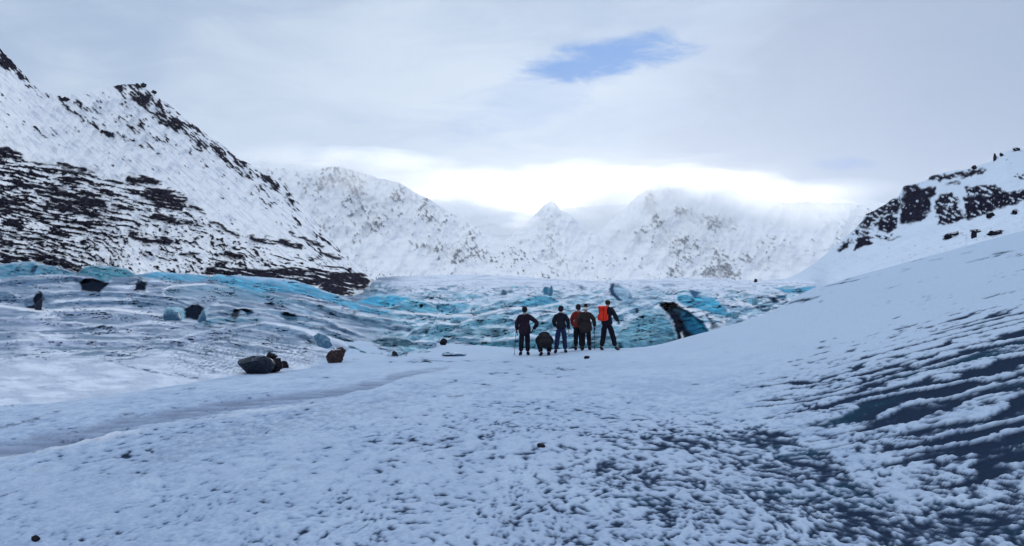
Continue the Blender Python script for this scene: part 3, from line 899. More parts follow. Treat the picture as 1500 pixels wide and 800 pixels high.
# --- near left mountain: banded cliff below, smooth snow, crags on the ridge
m1_crest = tab([(-500, -60), (-200, -20), (0, 70), (6, 78), (14, 84), (20, 92), (35, 108), (50, 124), (62, 134), (76, 139), (95, 142), (110, 138),
                (140, 131), (165, 126), (180, 124), (200, 124), (203, 127), (209, 122), (214, 124), (216, 130), (226, 136), (232, 141), (250, 155),
                (262, 166), (285, 184), (300, 195), (325, 212), (350, 232), (375, 245), (400, 258), (412, 266), (425, 283), (445, 305), (470, 335), (500, 368), (520, 385), (540, 402), (552, 415), (560, 432)])
m1_cliff = tab([(-500, 190), (0, 216), (30, 228), (60, 234), (100, 242), (135, 250), (150, 262), (175, 262), (185, 256), (232, 260), (262, 276), (276, 300),
                (310, 325), (350, 342), (400, 366), (440, 372), (470, 380), (505, 390), (560, 400)])


def m1_rock(PX, SY, S):
    wx = PX + 5 * fbm(PX / 16, SY / 9, 3, 101)
    wy = SY + 3.5 * fbm(PX / 18, SY / 8, 3, 102)
    c, s_ = math.cos(math.radians(11)), math.sin(math.radians(11))
    al = PX * c + SY * s_
    ac = -PX * s_ + SY * c
    acw = ac + 3.5 * fbm(al / 60, ac / 30, 2, 104)
    strata = .72 * fbm(al / 34, acw / 4.2, 4, 103) + .40 * fbm(al / 8, acw / 3.0, 3, 105)
    c2, s2 = math.cos(math.radians(42)), math.sin(math.radians(42))
    gx, gy = PX + 14 * fbm(PX / 45, SY / 35, 3, 116), SY + 10 * fbm(PX / 40, SY / 30, 3, 117)
    diag = .5 * fbm((gx * c2 + gy * s2) / 16, (-gx * s2 + gy * c2) / 3.6, 4, 106) + .3 * fbm(wx / 6, wy / 4, 3, 107) + .38 * strata
    speck = .65 * fbm((PX * c2 + SY * s2) / 10, (-PX * s2 + SY * c2) / 3.0, 4, 108) + .62 * fbm((PX * c2 + SY * s2) / 22, (-PX * s2 + SY * c2) / 9, 4, 111)
    low = ss(-5, 9, wy - m1_cliff(PX) + 5 * fbm(PX / 20, PX * 0, 2, 109))
    dens = low * (.30 + .24 * ss(300, 250, np.abs(SY - 310) * 3) * ss(200, 150, PX) - .12 * ss(330, 360, SY) * ss(260, 220, PX))
    dg = ss(300, 345, SY + .35 * (PX - 200)) * ss(80, 140, PX) * ss(420, 380, PX)       # the lower apron is gullied diagonally
    pat = strata * (1 - dg) + diag * dg
    rock = ss(.27 - .62 * dens, .33 - .62 * dens, pat) * low
    mass = np.zeros(PX.shape)
    for pts, wd in [([(0, 222), (12, 222), (24, 228)], 7), ([(0, 298), (12, 302)], 11), ([(20, 270), (60, 274), (95, 278)], 3), ([(62, 282), (95, 292), (130, 296), (165, 302)], 6.5),
                    ([(70, 300), (100, 308), (135, 315), (168, 324)], 3.6), ([(20, 305), (60, 316)], 3), ([(110, 325), (142, 330)], 2),
                    ([(118, 300), (190, 305)], 3), ([(188, 262), (208, 262), (228, 266)], 5), ([(222, 284), (245, 290), (262, 292)], 11), ([(232, 300), (262, 303)], 7),
                    ([(228, 316), (250, 322), (278, 327)], 4.5), ([(193, 345), (212, 352), (248, 355)], 4.2), ([(196, 342), (205, 350)], 4), ([(240, 348), (250, 354)], 3),
                    ([(0, 344), (35, 347), (68, 350)], 2.6), ([(0, 358), (14, 358)], 6), ([(8, 378), (50, 379), (90, 380)], 4.5), ([(45, 370), (80, 376), (110, 390)], 3.5),
                    ([(305, 395), (340, 398), (400, 402)], 6), ([(318, 390), (330, 384)], 3), ([(385, 400), (430, 398), (470, 404)], 5.5), ([(400, 410), (450, 412), (480, 414)], 5), ([(455, 404), (490, 410), (530, 412)], 11),
                    ([(478, 420), (510, 428)], 9), ([(330, 372), (352, 376)], 4), ([(366, 348), (385, 354), (410, 356)], 3.4), ([(392, 348), (402, 356)], 3.5), ([(400, 352), (440, 362)], 4.5),
                    ([(425, 340), (450, 352), (472, 362)], 2.2), ([(470, 370), (500, 380)], 3), ([(280, 302), (300, 312)], 2.6), ([(310, 325), (350, 345)], 2.4),
                    ([(90, 385), (108, 398), (120, 402)], 5), ([(340, 405), (420, 408)], 2.5), ([(265, 372), (290, 372)], 2.4), ([(130, 255), (138, 262)], 2.4), ([(85, 240), (125, 250)], 2.6)]:
        mass = np.maximum(mass, stroke(wx, wy, pts, wd, 1.6))
    mass = mass * ss(-.42, -.15, strata)
    # crags on the ridges
    top = np.zeros(PX.shape)
    for pts, wd, k in [([(-6, 72), (4, 84), (14, 96)], 9, 1.05), ([(16, 98), (40, 122), (60, 138)], 6, .62), ([(78, 140), (100, 148), (140, 170)], 8, .50),
                       ([(88, 143), (98, 147)], 4, .85), ([(100, 160), (125, 176), (140, 187)], 6, .62), ([(140, 185), (190, 205), (240, 222)], 7, .42), ([(150, 194), (162, 198)], 4, .9),
                       ([(182, 127), (195, 134), (215, 148), (240, 170), (262, 182)], 13, .86), ([(262, 176), (300, 205), (340, 232), (385, 256), (415, 276)], 15, .66),
                       ([(185, 155), (190, 180), (205, 190)], 7, .60), ([(150, 160), (200, 180), (260, 205), (300, 215)], 22, .30), ([(30, 185), (85, 200)], 6, .36),
                       ([(60, 118), (20, 140), (120, 180)], 22, .10), ([(300, 240), (350, 270), (400, 300)], 20, .22), ([(400, 270), (440, 320), (480, 365), (510, 390)], 26, .40),
                       ([(180, 225), (240, 250)], 18, .12), ([(280, 290), (400, 350)], 26, .08), ([(0, 130), (80, 170), (160, 215)], 20, .10)]:
        d = line_dist(PX, SY, pts, wd * 2.2)
        top = np.maximum(top, k * ss(wd * 1.9, wd * .4, d))
    up = ss(.56 - top * .88, .68 - top * .88, speck)
    rock = np.clip(np.maximum(np.maximum(rock, mass), up), 0, 1)
    tone = .30 * np.clip(top * 1.3, 0, 1) * ss(-.3, .2, speck) + .50 * ss(.0, .5, fbm((PX * c2 + SY * s2) / 26, (-PX * s2 + SY * c2) / 3, 4, 110)) 
    return rock, np.clip(tone, 0, 1)


mountain('mountain', 'near left mountain with dark banded cliffs and a craggy snow ridge', -20, 560, 1.05, m1_crest, tab([(-600, 470), (560, 446)]),
         tab([(-600, 90), (0, 100), (400, 140), (500, 172), (560, 285)]), tab([(-600, 230), (0, 260), (200, 350), (400, 360), (560, 300)]),
         m1_rock, M_near, .034, 1.8, 26, extend=(500, 0))


def speckle(thr, k, ang=40, a=9, b=3.6, seed=0, area=None, tk=.4):
    def f(PX, SY, S):
        c2, s2 = math.cos(math.radians(ang)), math.sin(math.radians(ang))
        p = fbm((PX * c2 + SY * s2) / a, (-PX * s2 + SY * c2) / b, 4, 120 + seed, .62)
        q = fbm(PX / 45, SY / 30, 3, 125 + seed)
        e = thr - .40 * q
        if area is not None:
            e = e - area(PX, SY)
        r = ss(e, e + .22, p) * k * ss(0, .06, S)
        return np.clip(r, 0, 1), tk * ss(.0, .8, fbm(PX / 30, SY / 7, 4, 127 + seed))
    return f


m2_area = lambda PX, SY: .28 * np.maximum.reduce([stroke(PX, SY, [(455, 255), (490, 252), (520, 275), (540, 330)], 24, 20), stroke(PX, SY, [(590, 280), (650, 312), (710, 345)], 14, 12),
                                                  stroke(PX, SY, [(610, 360), (660, 375), (720, 380)], 12, 10)]) \
    - .5 * poly_mask(PX, SY, [(530, 350), (600, 355), (640, 395), (560, 402), (530, 385)], 14)
mountain('mountain', 'hazy middle mountain speckled with grey rock, sloping down to the glacier head', 380, 850, 1.15,
         tab([(380, 236), (405, 244), (430, 250), (460, 249), (478, 246), (495, 244), (520, 250), (545, 257), (560, 262), (585, 268), (600, 277), (625, 290), (650, 306), (675, 319), (700, 335), (725, 347), (750, 358), (780, 375), (800, 389), (825, 408), (850, 420)]),
         tab([(380, 428), (850, 424)]), tab([(380, 1700), (850, 2000)]), tab([(380, 2800), (850, 2600)]), speckle(.29, .85, 60, 7, 4.5, 1, m2_area), M_far, .08, 1.5, 30, ribs=True,
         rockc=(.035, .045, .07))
m3_area = lambda PX, SY: .20 * stroke(PX, SY, [(855, 318), (862, 322)], 10, 6) + .16 * stroke(PX, SY, [(790, 330), (800, 390)], 26, 16)
mountain('mountain', 'pyramid shaped snow peak in the middle distance beneath a plume of cloud', 640, 975, 1.2,
         tab([(640, 402), (700, 372), (730, 356), (752, 343), (775, 322), (790, 308), (800, 299), (808, 295), (814, 299), (822, 308), (838, 316), (850, 330), (868, 340), (885, 356), (905, 374), (930, 392), (975, 412)]),
         tab([(640, 426), (975, 426)]), tab([(640, 3000), (975, 3000)]), tab([(640, 4000), (975, 4000)]), speckle(.36, .8, 50, 6, 4, 11, m3_area), M_far, .10, 3.2, 26, ribs=True,
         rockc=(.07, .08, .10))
m4_area = lambda PX, SY: np.maximum.reduce([.75 * stroke(PX, SY, [(948, 285), (956, 310), (966, 332)], 8, 6), .52 * stroke(PX, SY, [(995, 312), (1030, 325), (1070, 328)], 9, 8), .50 * stroke(PX, SY, [(985, 395), (1020, 396), (1080, 402)], 9, 8),
                                            .36 * stroke(PX, SY, [(960, 335), (1000, 365), (1050, 390)], 22, 12), .40 * stroke(PX, SY, [(1095, 378), (1130, 386)], 10, 8), .2 * stroke(PX, SY, [(970, 345), (990, 395)], 20, 16)])
mountain('mountain', 'bright snow mountain at the valley head with a dark notched rock rib', 840, 1330, 1.25,
         smooth_tab([(800, 420), (840, 385), (870, 350), (900, 318), (925, 296), (945, 279), (965, 270), (1000, 262), (1040, 266), (1075, 280), (1100, 290), (1150, 296), (1230, 297), (1330, 300)], 4, 700, 1400, 1),
         tab([(840, 426), (1330, 424)]), tab([(840, 3600), (1330, 4200)]), tab([(840, 5000), (1330, 6000)]), speckle(.42, .85, 30, 7, 4, 21, m4_area), M_far, .10, 3.5, 34, ribs=True,
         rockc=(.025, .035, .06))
mountain('mountain', 'farthest white mountain wall dissolving into bright cloud', 520, 1400, 1.6,
         tab([(520, 300), (600, 298), (640, 290), (690, 288), (720, 298), (790, 314), (830, 305), (870, 302), (920, 300), (960, 304), (1000, 306), (1050, 312), (1090, 306), (1130, 301), (1200, 297), (1290, 297.5), (1400, 301)]),
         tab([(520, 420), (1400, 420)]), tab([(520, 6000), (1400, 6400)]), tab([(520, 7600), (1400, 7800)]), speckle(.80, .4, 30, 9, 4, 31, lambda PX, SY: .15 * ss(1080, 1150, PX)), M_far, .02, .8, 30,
         rockc=(.10, .11, .13), extend=(500, 600))

# --- right-hand hill with its cliffs
hill_crest = tab([(1040, 416), (1090, 414), (1120, 411), (1150, 408), (1165, 403), (1185, 391), (1200, 380), (1222, 362), (1245, 342), (1262, 325), (1268, 314), (1280, 309), (1295, 300), (1308, 291), (1316, 288), (1324, 272),
                  (1340, 269), (1358, 263), (1362, 258), (1390, 251), (1412, 248), (1425, 246), (1430, 244), (1452, 236), (1462, 228), (1475, 221), (1490, 218.5), (1500, 218), (1560, 212), (1700, 170), (2400, 40)])
hill_base_Y = smooth_tab([(1040, 300), (1090, 240), (1120, 195), (1160, 150), (1190, 120), (1205, 60), (1212, 36.5), (2400, 36.5)], 7, 900, 2500, 1)


def hill_rock(PX, SY, S):
    wx = PX + 7 * fbm(PX / 12, SY / 9, 4, 141)
    wy = SY + 5 * fbm(PX / 12, SY / 9, 4, 142)
    P = np.zeros(PX.shape)
    n = .8 * fbm((PX + .5 * SY) / 13, (SY - .45 * PX) / 4.0, 4, 143) + .3 * fbm(PX / 6, SY / 5, 3, 144)
    for pts, dens in [([(1280, 330), (1292, 318), (1306, 312), (1314, 322), (1312, 334), (1302, 341), (1286, 338)], 2.0),
                      ([(1322, 292), (1326, 272), (1340, 270), (1352, 276), (1368, 272), (1372, 282), (1362, 292), (1362, 308), (1346, 324), (1330, 328), (1318, 324), (1320, 306)], .86),
                      ([(1318, 310), (1332, 304), (1346, 322), (1336, 328), (1318, 326)], 2.0), ([(1355, 285), (1362, 296), (1352, 318), (1342, 316)], 1.6),
                      ([(1266, 316), (1285, 307), (1305, 292), (1318, 288), (1322, 300), (1312, 314), (1296, 312), (1280, 326), (1268, 336), (1262, 330)], .62),
                      ([(1225, 366), (1234, 358), (1246, 350), (1244, 362), (1230, 370)], 1.2), ([(1252, 350), (1264, 346), (1276, 346), (1276, 356), (1262, 362), (1250, 366)], .9),
                      ([(1246, 345), (1262, 328), (1280, 335), (1290, 345), (1312, 343), (1300, 352), (1275, 350), (1262, 356)], .38),
                      ([(1359, 262), (1364, 258), (1390, 255), (1412, 251), (1424, 247), (1425, 250), (1408, 258), (1380, 264), (1366, 264)], 2.0),
                      ([(1412, 254), (1446, 246), (1445, 250), (1425, 258), (1408, 262)], .85), ([(1385, 270), (1398, 266), (1407, 267), (1392, 272)], 1.0),
                      ([(1370, 300), (1376, 285), (1396, 278), (1404, 300), (1412, 318), (1396, 326), (1372, 326)], .56), ([(1370, 322), (1380, 320), (1412, 316), (1414, 320), (1400, 327), (1371, 328)], 1.6),
                      ([(1414, 274), (1440, 272), (1458, 270), (1470, 282), (1440, 288), (1414, 288)], .58),
                      ([(1413, 288), (1430, 287), (1452, 286), (1462, 276), (1480, 282), (1500, 277), (1600, 262), (1600, 284), (1530, 290), (1498, 296), (1470, 304), (1446, 313), (1425, 321), (1413, 320)], 2.0),
                      ([(1382, 348), (1396, 341), (1408, 341), (1392, 348), (1384, 352)], 1.3), ([(1422, 338), (1432, 337), (1428, 348), (1424, 346)], 1.2), ([(1447, 343), (1470, 338), (1468, 344), (1450, 344)], 1.1),
                      ([(1446, 318), (1456, 312), (1452, 319)], 1.5), ([(1481, 311), (1487, 307), (1490, 311), (1484, 313)], 1.8), ([(1299, 352), (1318, 346), (1312, 349), (1300, 354)], 1.3),
                      ([(1478, 260), (1505, 250), (1600, 240), (1600, 256), (1505, 264)], .38), ([(1455, 229), (1459, 224), (1461, 232), (1456, 236)], 1.6), ([(1482, 222), (1492, 218), (1496, 222)], .9), ([(1425, 243), (1432, 243), (1431, 247)], 1.6)]:
        m = poly_mask(wx, wy, pts, 1.8)
        P = np.maximum(P, m * ss(.72 - min(dens, 1.06), .84 - min(dens, 1.06), n + .32 * (dens < 1.5) + .05))
    sp = ss(.62, .78, fbm((PX + 2 * SY) / 9, SY / 2.4, 4, 145) + .12 * stroke(PX, SY, [(1180, 400), (1300, 375), (1400, 360), (1500, 345)], 14, 10)
            - .25 * ss(380, 400, SY)) * .6
    P = np.maximum(P, sp)
    tone = .5 * ss(.1, .8, fbm((PX + 1.5 * SY) / 30, (SY - .3 * PX) / 4, 4, 146)) * ss(270, 330, SY)
    return np.clip(P, 0, 1), tone


def hill_base(px):
    Yb = hill_base_Y(px)
    x = (px - 750) / F * Yb
    z = ground_z(x, np.minimum(Yb, 36.5), px) - .3
    return np.where(px < 1226, np.interp(px, [1040, 1180, 1226], [430, 432, (HOR - (ground_z(np.array([476 / F * 36.5]), np.array([36.5]), np.array([1226.0]))[0] - .3 - EYE) / 36.5 * F)]),
                    HOR - (z - EYE) / Yb * F)


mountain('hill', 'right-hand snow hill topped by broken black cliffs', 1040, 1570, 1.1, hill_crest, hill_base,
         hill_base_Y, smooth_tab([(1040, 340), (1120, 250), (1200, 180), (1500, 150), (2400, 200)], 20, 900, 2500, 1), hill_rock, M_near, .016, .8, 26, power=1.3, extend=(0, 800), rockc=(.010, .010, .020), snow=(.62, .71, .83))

# ------------------------------------------------------------------ placing helpers
from mathutils import noise as mnoise


def ground_at(px, sy):
    """the point of the valley floor seen at a photo pixel"""
    Y = 3.0
    for i in range(4000):
        z = float(ground_z(np.array([(px - 750) / F * Y]), np.array([Y]), np.array([float(px)]))[0])
        if HOR - (z - EYE) / Y * F <= sy:
            return Vector(((px - 750) / F * Y, Y, z))
        Y += .02
    return Vector(((px - 750) / F * Y, Y, 0))


def on_sheet(name, px, sy):
    PX, SY, D = o_grid[name]
    i = np.argmin((PX - px) ** 2 + (SY - sy) ** 2)
    Y = float(D.ravel()[i])
    return Vector(((px - 750) / F * Y, Y, EYE + (HOR - sy) / F * Y))


def link_mesh(name, me, mat, parent=None):
    me.materials.clear()
    me.materials.append(mat)
    o = bpy.data.objects.new(name, me)
    COL.objects.link(o)
    if parent:
        o.parent = parent
    return o


def lump_mesh(size, seed, rough=.35, sub=3, freq=1.3, facets=0):
    """an irregular broken lump; facets cuts flat fracture planes into it"""
    rr = random.Random(seed)
    bm = bmesh.new()
    bmesh.ops.create_icosphere(bm, subdivisions=sub, radius=1.0)
    off = Vector((rr.uniform(-50, 50), rr.uniform(-50, 50), rr.uniform(-50, 50)))
    planes = []
    for _ in range(facets):
        v = Vector((rr.gauss(0, 1), rr.gauss(0, 1), rr.gauss(0, .8))).normalized()
        planes.append((v, rr.uniform(.42, .78)))
    for v in bm.verts:
        p = v.co.copy()
        for nrm, d in planes:
            k = p.dot(nrm) - d
            if k > 0:
                p -= nrm * k * .95
        q = p * freq + off
        p *= 1 + rough * mnoise.fractal(q, .9, 2.1, 4) * .8
        v.co = Vector((p.x * size[0] * .5, p.y * size[1] * .5, p.z * size[2] * .5))
    bm.normal_update()
    me = bpy.data.meshes.new('lump')
    bm.to_mesh(me)
    bm.free()
    for f in me.polygons:
        f.use_smooth = facets == 0
    return me


def lump(name, p, size, seed, mat, label=None, cat=None, group=None, rot=(0, 0, 0), sink=.18, parent=None, **kw):
    o = link_mesh(name, lump_mesh(size, seed, **kw), mat, parent)
    o.location = p + Vector((0, 0, size[2] * (.5 - sink)))
    o.rotation_euler = rot
    tag(o, label, cat, group)
    return o


M_rock = flat_mat('wet_black_rock', (.016, .014, .020), .8, .5, 14, .5, .1)
M_rockcap = capped_mat('rock_with_snow_cap', (.012, .011, .018), (.62, .70, .82), .55, .85, 5.0, vein=(.035, .026, .030), spec=.05)
M_brown = capped_mat('brown_debris_rock', (.030, .018, .018), (.66, .72, .84), .70, .95, 6.0, vein=(.09, .06, .055), spec=.05)
M_dirty = capped_mat('dirt_laden_ice', (.010, .012, .022), (.30, .36, .48), .86, 1.1, 6.0, vein=(.03, .04, .06), spec=.1, rough=.5)
M_slate = capped_mat('slate_blue_ice', (.07, .16, .24), (.60, .68, .80), .72, 1.0, 4.0, vein=(.14, .26, .36), spec=.1, rough=.5)
M_teal = capped_mat('pale_teal_ice', (.14, .30, .38), (.66, .74, .85), .72, 1.0, 4.0, vein=(.24, .42, .50), spec=.1, rough=.5)
M_snowlump = flat_mat('clean_snow', (.72, .78, .88), .9, .05, 8, .2, .03)
M_hillrock = capped_mat('hill_rock_with_snow', (.010, .010, .020), (.80, .84, .90), .62, .9, .9, vein=(.02, .02, .03), spec=.03)

# dark mound at the toe of the glacier on the left: dirt-laden ice with a heap of stones against it
c = ground_at(376, 549)
k = c.y / F
lump('ice_block', ground_at(372, 548), (56 * k, .75, 50 * k), 11, M_dirty, 'large black dirt-laden ice block at the glacier toe, left of the heaped stones', 'ice block', sink=.20, rough=.28, facets=6)
for i, (px, sy, wpx, hpx, lab) in enumerate([
        (400, 546, 34, 26, 'biggest black stone leaning against the dirt-laden ice block'),
        (414, 541, 18, 17, 'round black stone at the right end of the heap by the ice block'),
        (396, 526, 20, 15, 'black stone lying on top of the heap beside the ice block'),
        (384, 548, 14, 9, 'low dark stone at the front foot of the heap by the ice block')]):
    lump('stone', ground_at(px, sy if sy > 540 else 546) + (Vector((0, .05, (546 - sy) * k)) if sy < 540 else Vector((0, 0, 0))), (wpx * k, wpx * k * .8, hpx * k), 20 + i,
         M_rock, lab, 'stone', 'stones heaped against the dark ice block', rough=.5, sub=3, facets=6)
lump('snow_lump', ground_at(390, 542) + Vector((0, -.36, .05)), (14 * k, .12, 8 * k), 31, M_snowlump, 'small white snow lump stuck between the dark stones and the black ice', 'snow lump', rough=.5, sub=2)

# tilted slab of ice and the brown boulder beside it
c = ground_at(480, 531)
k = c.y / F
lump('ice_slab', ground_at(468, 528) + Vector((0, .5, .42)), (34 * k, .5, 22 * k), 41, M_slate, 'slate blue ice slab tilted up beside the brown snow-capped boulder', 'ice slab', rot=(0, math.radians(32), 0), rough=.25, facets=5)
lump('boulder', ground_at(491, 532), (26 * k, .5, 30 * k), 43, M_brown, 'brown boulder with a thick snow cap at the right foot of the tilted ice slab', 'boulder', rot=(0, math.radians(24), 0), rough=.55, facets=4)
lump('snow_mound', ground_at(495, 531) + Vector((0, .25, .44)), (30 * k, .42, 13 * k), 44, M_snowlump, 'smooth white snow pillow lying over the brown boulder', 'snow', rot=(0, math.radians(30), 0), rough=.15)
for i, (px, sy, wpx, hpx, mt, nm, lab) in enumerate([
        (665, 522, 36, 7, M_slate, 'ice_plate', 'flat grey ice plate lying in the snow left of the standing people'),
        (650, 506, 12, 10, M_rock, 'ice_chip', 'small dark ice chip sticking out of snow above the flat ice plate'),
        (578, 523, 10, 9, M_dirty, 'ice_chip', 'small dark ice shard standing in the snow right of the brown boulder')]):
    c = ground_at(px, sy)
    k = c.y / F
    lump(nm, c, (wpx * k, wpx * k * .6, hpx * k * 1.2), 50 + i, mt, lab, 'ice', rough=.4, sub=2, facets=4)

# loose stones on the crusted snow
for i, (px, sy, wpx, hpx, lab) in enumerate([
        (860, 526, 9, 5, 'small black stone on the snow just behind the person with the red backpack'),
        (792, 656, 13, 6, 'dark stone lying alone in the middle of the snowy foreground'),
        (52, 793, 12, 8, 'small black stone at the bottom left edge of the foreground snow')]):
    c = ground_at(px, sy)
    k = c.y / F
    lump('stone', c, (wpx * k, wpx * k * .9, hpx * k * 1.3), 60 + i, M_rock, lab, 'stone', 'loose stones on the snow', rough=.5, sub=2, facets=4)


def glacier_at(px, sy):
    PX, SY, D = o_grid['glacier']
    i = np.argmin((PX - px) ** 2 + (SY - sy) ** 2)
    Y = float(D.ravel()[i])
    return Vector(((px - 750) / F * Y, Y, EYE + (HOR - sy) / F * Y))


for i, (px, sy, wpx, hpx, mt, nm, lab, rot) in enumerate([
        (256, 469, 32, 17, M_slate, 'ice_block', 'rounded blue ice block left of the dark hollow on the glacier', 0),
        (297, 470, 12, 17, M_slate, 'ice_fin', 'thin blue ice fin leaning at the right side of the dark hollow', 24),
        (58, 454, 12, 22, M_dirty, 'ice_fin', 'black upright ice fin in the pit at the far left of the glacier', 12),
        (738, 432, 8, 9, M_slate, 'ice_pinnacle', 'small blue pinnacle on the glacier above the leftmost person', 8),
        (807, 434, 9, 15, M_slate, 'ice_pinnacle', 'blue ice pinnacle standing right of the dark slot behind the people', 10),
        (1106, 447, 13, 12, M_teal, 'ice_block', 'small teal ice block near the right bank of the glacier', 0),
        (1076, 467, 15, 12, M_teal, 'ice_block', 'blue ice block at the right tip of the bright blue ice wall', 0),
        (1120, 456, 20, 7, M_slate, 'ice_block', 'low slate ice block half hidden behind the snow bank', 0)]):
    c = glacier_at(px, sy)
    k = c.y / F
    lump(nm, c, (wpx * k * 1.05, wpx * k * .8, hpx * k * 1.45), 80 + i, mt, lab, 'ice', rot=(0, math.radians(rot), 0), rough=.2, facets=11, sink=.30)

# boulders lying on the right hill, on the glacier rim and on the left ridge
HB = [(1390, 350, 13, 8, 'leftmost dark boulder in the row below the hill cliffs'), (1401, 345, 12, 7, 'second dark boulder in the row below the hill cliffs'),
      (1426, 349, 10, 12, 'upright dark boulder in the middle of the slope below the cliffs'), (1434, 341, 9, 6, 'small dark boulder just right of the upright one below the cliffs'),
      (1451, 345, 13, 7, 'dark boulder left of the long flat one on the right slope'), (1463, 344, 16, 8, 'long flat dark boulder on the right slope below the big cliff'),
      (1486, 314, 10, 7, 'dark boulder close under the big cliff near the right edge'), (1451, 319, 12, 8, 'tilted dark boulder at the foot of the big cliff'),
      (1457, 236, 5, 13, 'thin rock spire standing on the hill skyline'), (1467, 230, 7, 7, 'small knob of rock right of the spire on the hill skyline'),
      (1428, 248, 9, 6, 'dark rock knob on the hill skyline left of the spire'), (1488, 221, 12, 5, 'flat dark rock on the highest part of the hill skyline')]
for i, (px, sy, wpx, hpx, lab) in enumerate(HB):
    c = on_sheet('hill', px, sy)
    k = c.y / F
    lump('boulder', c, (wpx * k, wpx * k * .7, hpx * k * 1.25), 100 + i, M_hillrock, lab, 'boulder', 'boulders on the right hill', rough=.5, sub=2, facets=4)
for i, (px, sy, wpx, hpx, lab) in enumerate([
        (201, 126, 8, 5, 'flat rock left of the highest knob on the left peak'), (210, 128, 9, 8, 'highest rock knob on the craggy left peak'),
        (225, 137, 7, 6, 'small rock knob just right of the left peak summit'), (96, 147, 11, 7, 'dark rock on the saddle between the two left peaks')]):
    c = on_sheet('mountain', px, sy)
    k = c.y / F
    lump('boulder', c, (wpx * k, wpx * k * .7, hpx * k * 1.3), 120 + i, M_hillrock, lab, 'boulder', 'rocks on the left ridge', rough=.7, sub=3, facets=6, sink=.35)
for i, (px, sy, wpx, hpx, lab) in enumerate([(1107, 413.5, 6, 4, 'small black rock on the white rim of the glacier at the right')]):
    c = glacier_at(px, sy)
    k = c.y / F
    lump('boulder', c, (wpx * k, wpx * k * .7, hpx * k * 1.4), 130 + i, M_rock, lab, 'boulder', rough=.5, sub=2, facets=4)

# ------------------------------------------------------------------ people
M_skin = flat_mat('skin', (.42, .25, .19), .6, .08, 20, .05, .3)
M_black = flat_mat('black_shell_fabric', (.012, .013, .022), .75, .3, 25, .4, .12)
M_pad = flat_mat('black_padded_fabric', (.010, .010, .014), .7, .35, 12, .8, .15)
M_maroon = flat_mat('dark_plum_fabric', (.022, .012, .024), .8, .3, 25, .4, .1)
M_parka = flat_mat('olive_brown_parka', (.036, .030, .030), .9, .3, 25, .4, .08)
M_navy = flat_mat('navy_trousers', (.018, .028, .085), .85, .3, 30, .3, .1)
M_dk = flat_mat('black_trousers', (.010, .010, .018), .85, .3, 30, .3, .1)
M_redj = flat_mat('dull_red_jacket', (.20, .022, .018), .8, .2, 25, .3, .1)
M_redp = flat_mat('bright_red_pack_cloth', (.80, .035, .012), .6, .12, 20, .3, .2)
M_boot = flat_mat('black_boots', (.014, .012, .014), .6, .3, 30, .3, .2)
M_bootb = flat_mat('brown_boots', (.055, .018, .014), .6, .3, 30, .3, .2)
M_fur = flat_mat('pale_fur', (.72, .74, .78), .95, .2, 60, 1.0, .03)
M_hat = flat_mat('dark_knit', (.014, .014, .026), .95, .3, 60, .8, .04)
M_hair = flat_mat('dark_hair', (.020, .013, .010), .7, .4, 60, .5, .2)
M_glove = flat_mat('black_gloves', (.012, .012, .016), .8, .3, 40, .3, .1)
M_metal = flat_mat('dark_pole_metal', (.04, .045, .06), .4, .1, 20, .1, .5)
M_strap = flat_mat('black_webbing', (.012, .010, .012), .8, .2, 40, .2, .1)


def skin(name, verts, edges, mat, parent, sub=2):
    """grow one continuous surface round a skeleton: verts are (x, y, z, rx, ry)"""
    me = bpy.data.meshes.new(name)
    me.from_pydata([v[:3] for v in verts], edges, [])
    o = bpy.data.objects.new(name, me)
    COL.objects.link(o)
    md = o.modifiers.new('skin', 'SKIN')
    md.use_smooth_shade = True
    md.branch_smoothing = .6
    ly = me.skin_vertices[0].data if me.skin_vertices else None
    if ly is None:
        me.skin_vertices.new() if hasattr(me.skin_vertices, 'new') else None
        ly = me.skin_vertices[0].data
    for i, v in enumerate(verts):
        ly[i].radius = (v[3], v[4] if len(v) > 4 else v[3])
        ly[i].use_root = i == 0
    ms = o.modifiers.new('sub', 'SUBSURF')
    ms.levels = sub
    ms.render_levels = sub
    dg = bpy.context.evaluated_depsgraph_get()
    dg.update()
    me2 = bpy.data.meshes.new_from_object(o.evaluated_get(dg))
    o.modifiers.clear()
    o.data = me2
    bpy.data.meshes.remove(me)
    me2.name = name
    me2.materials.clear()
    me2.materials.append(mat)
    for p in me2.polygons:
        p.use_smooth = True
    o.parent = parent
    return o


def lerp(a, b, t):
    return tuple(a[i] + (b[i] - a[i]) * t for i in range(3))


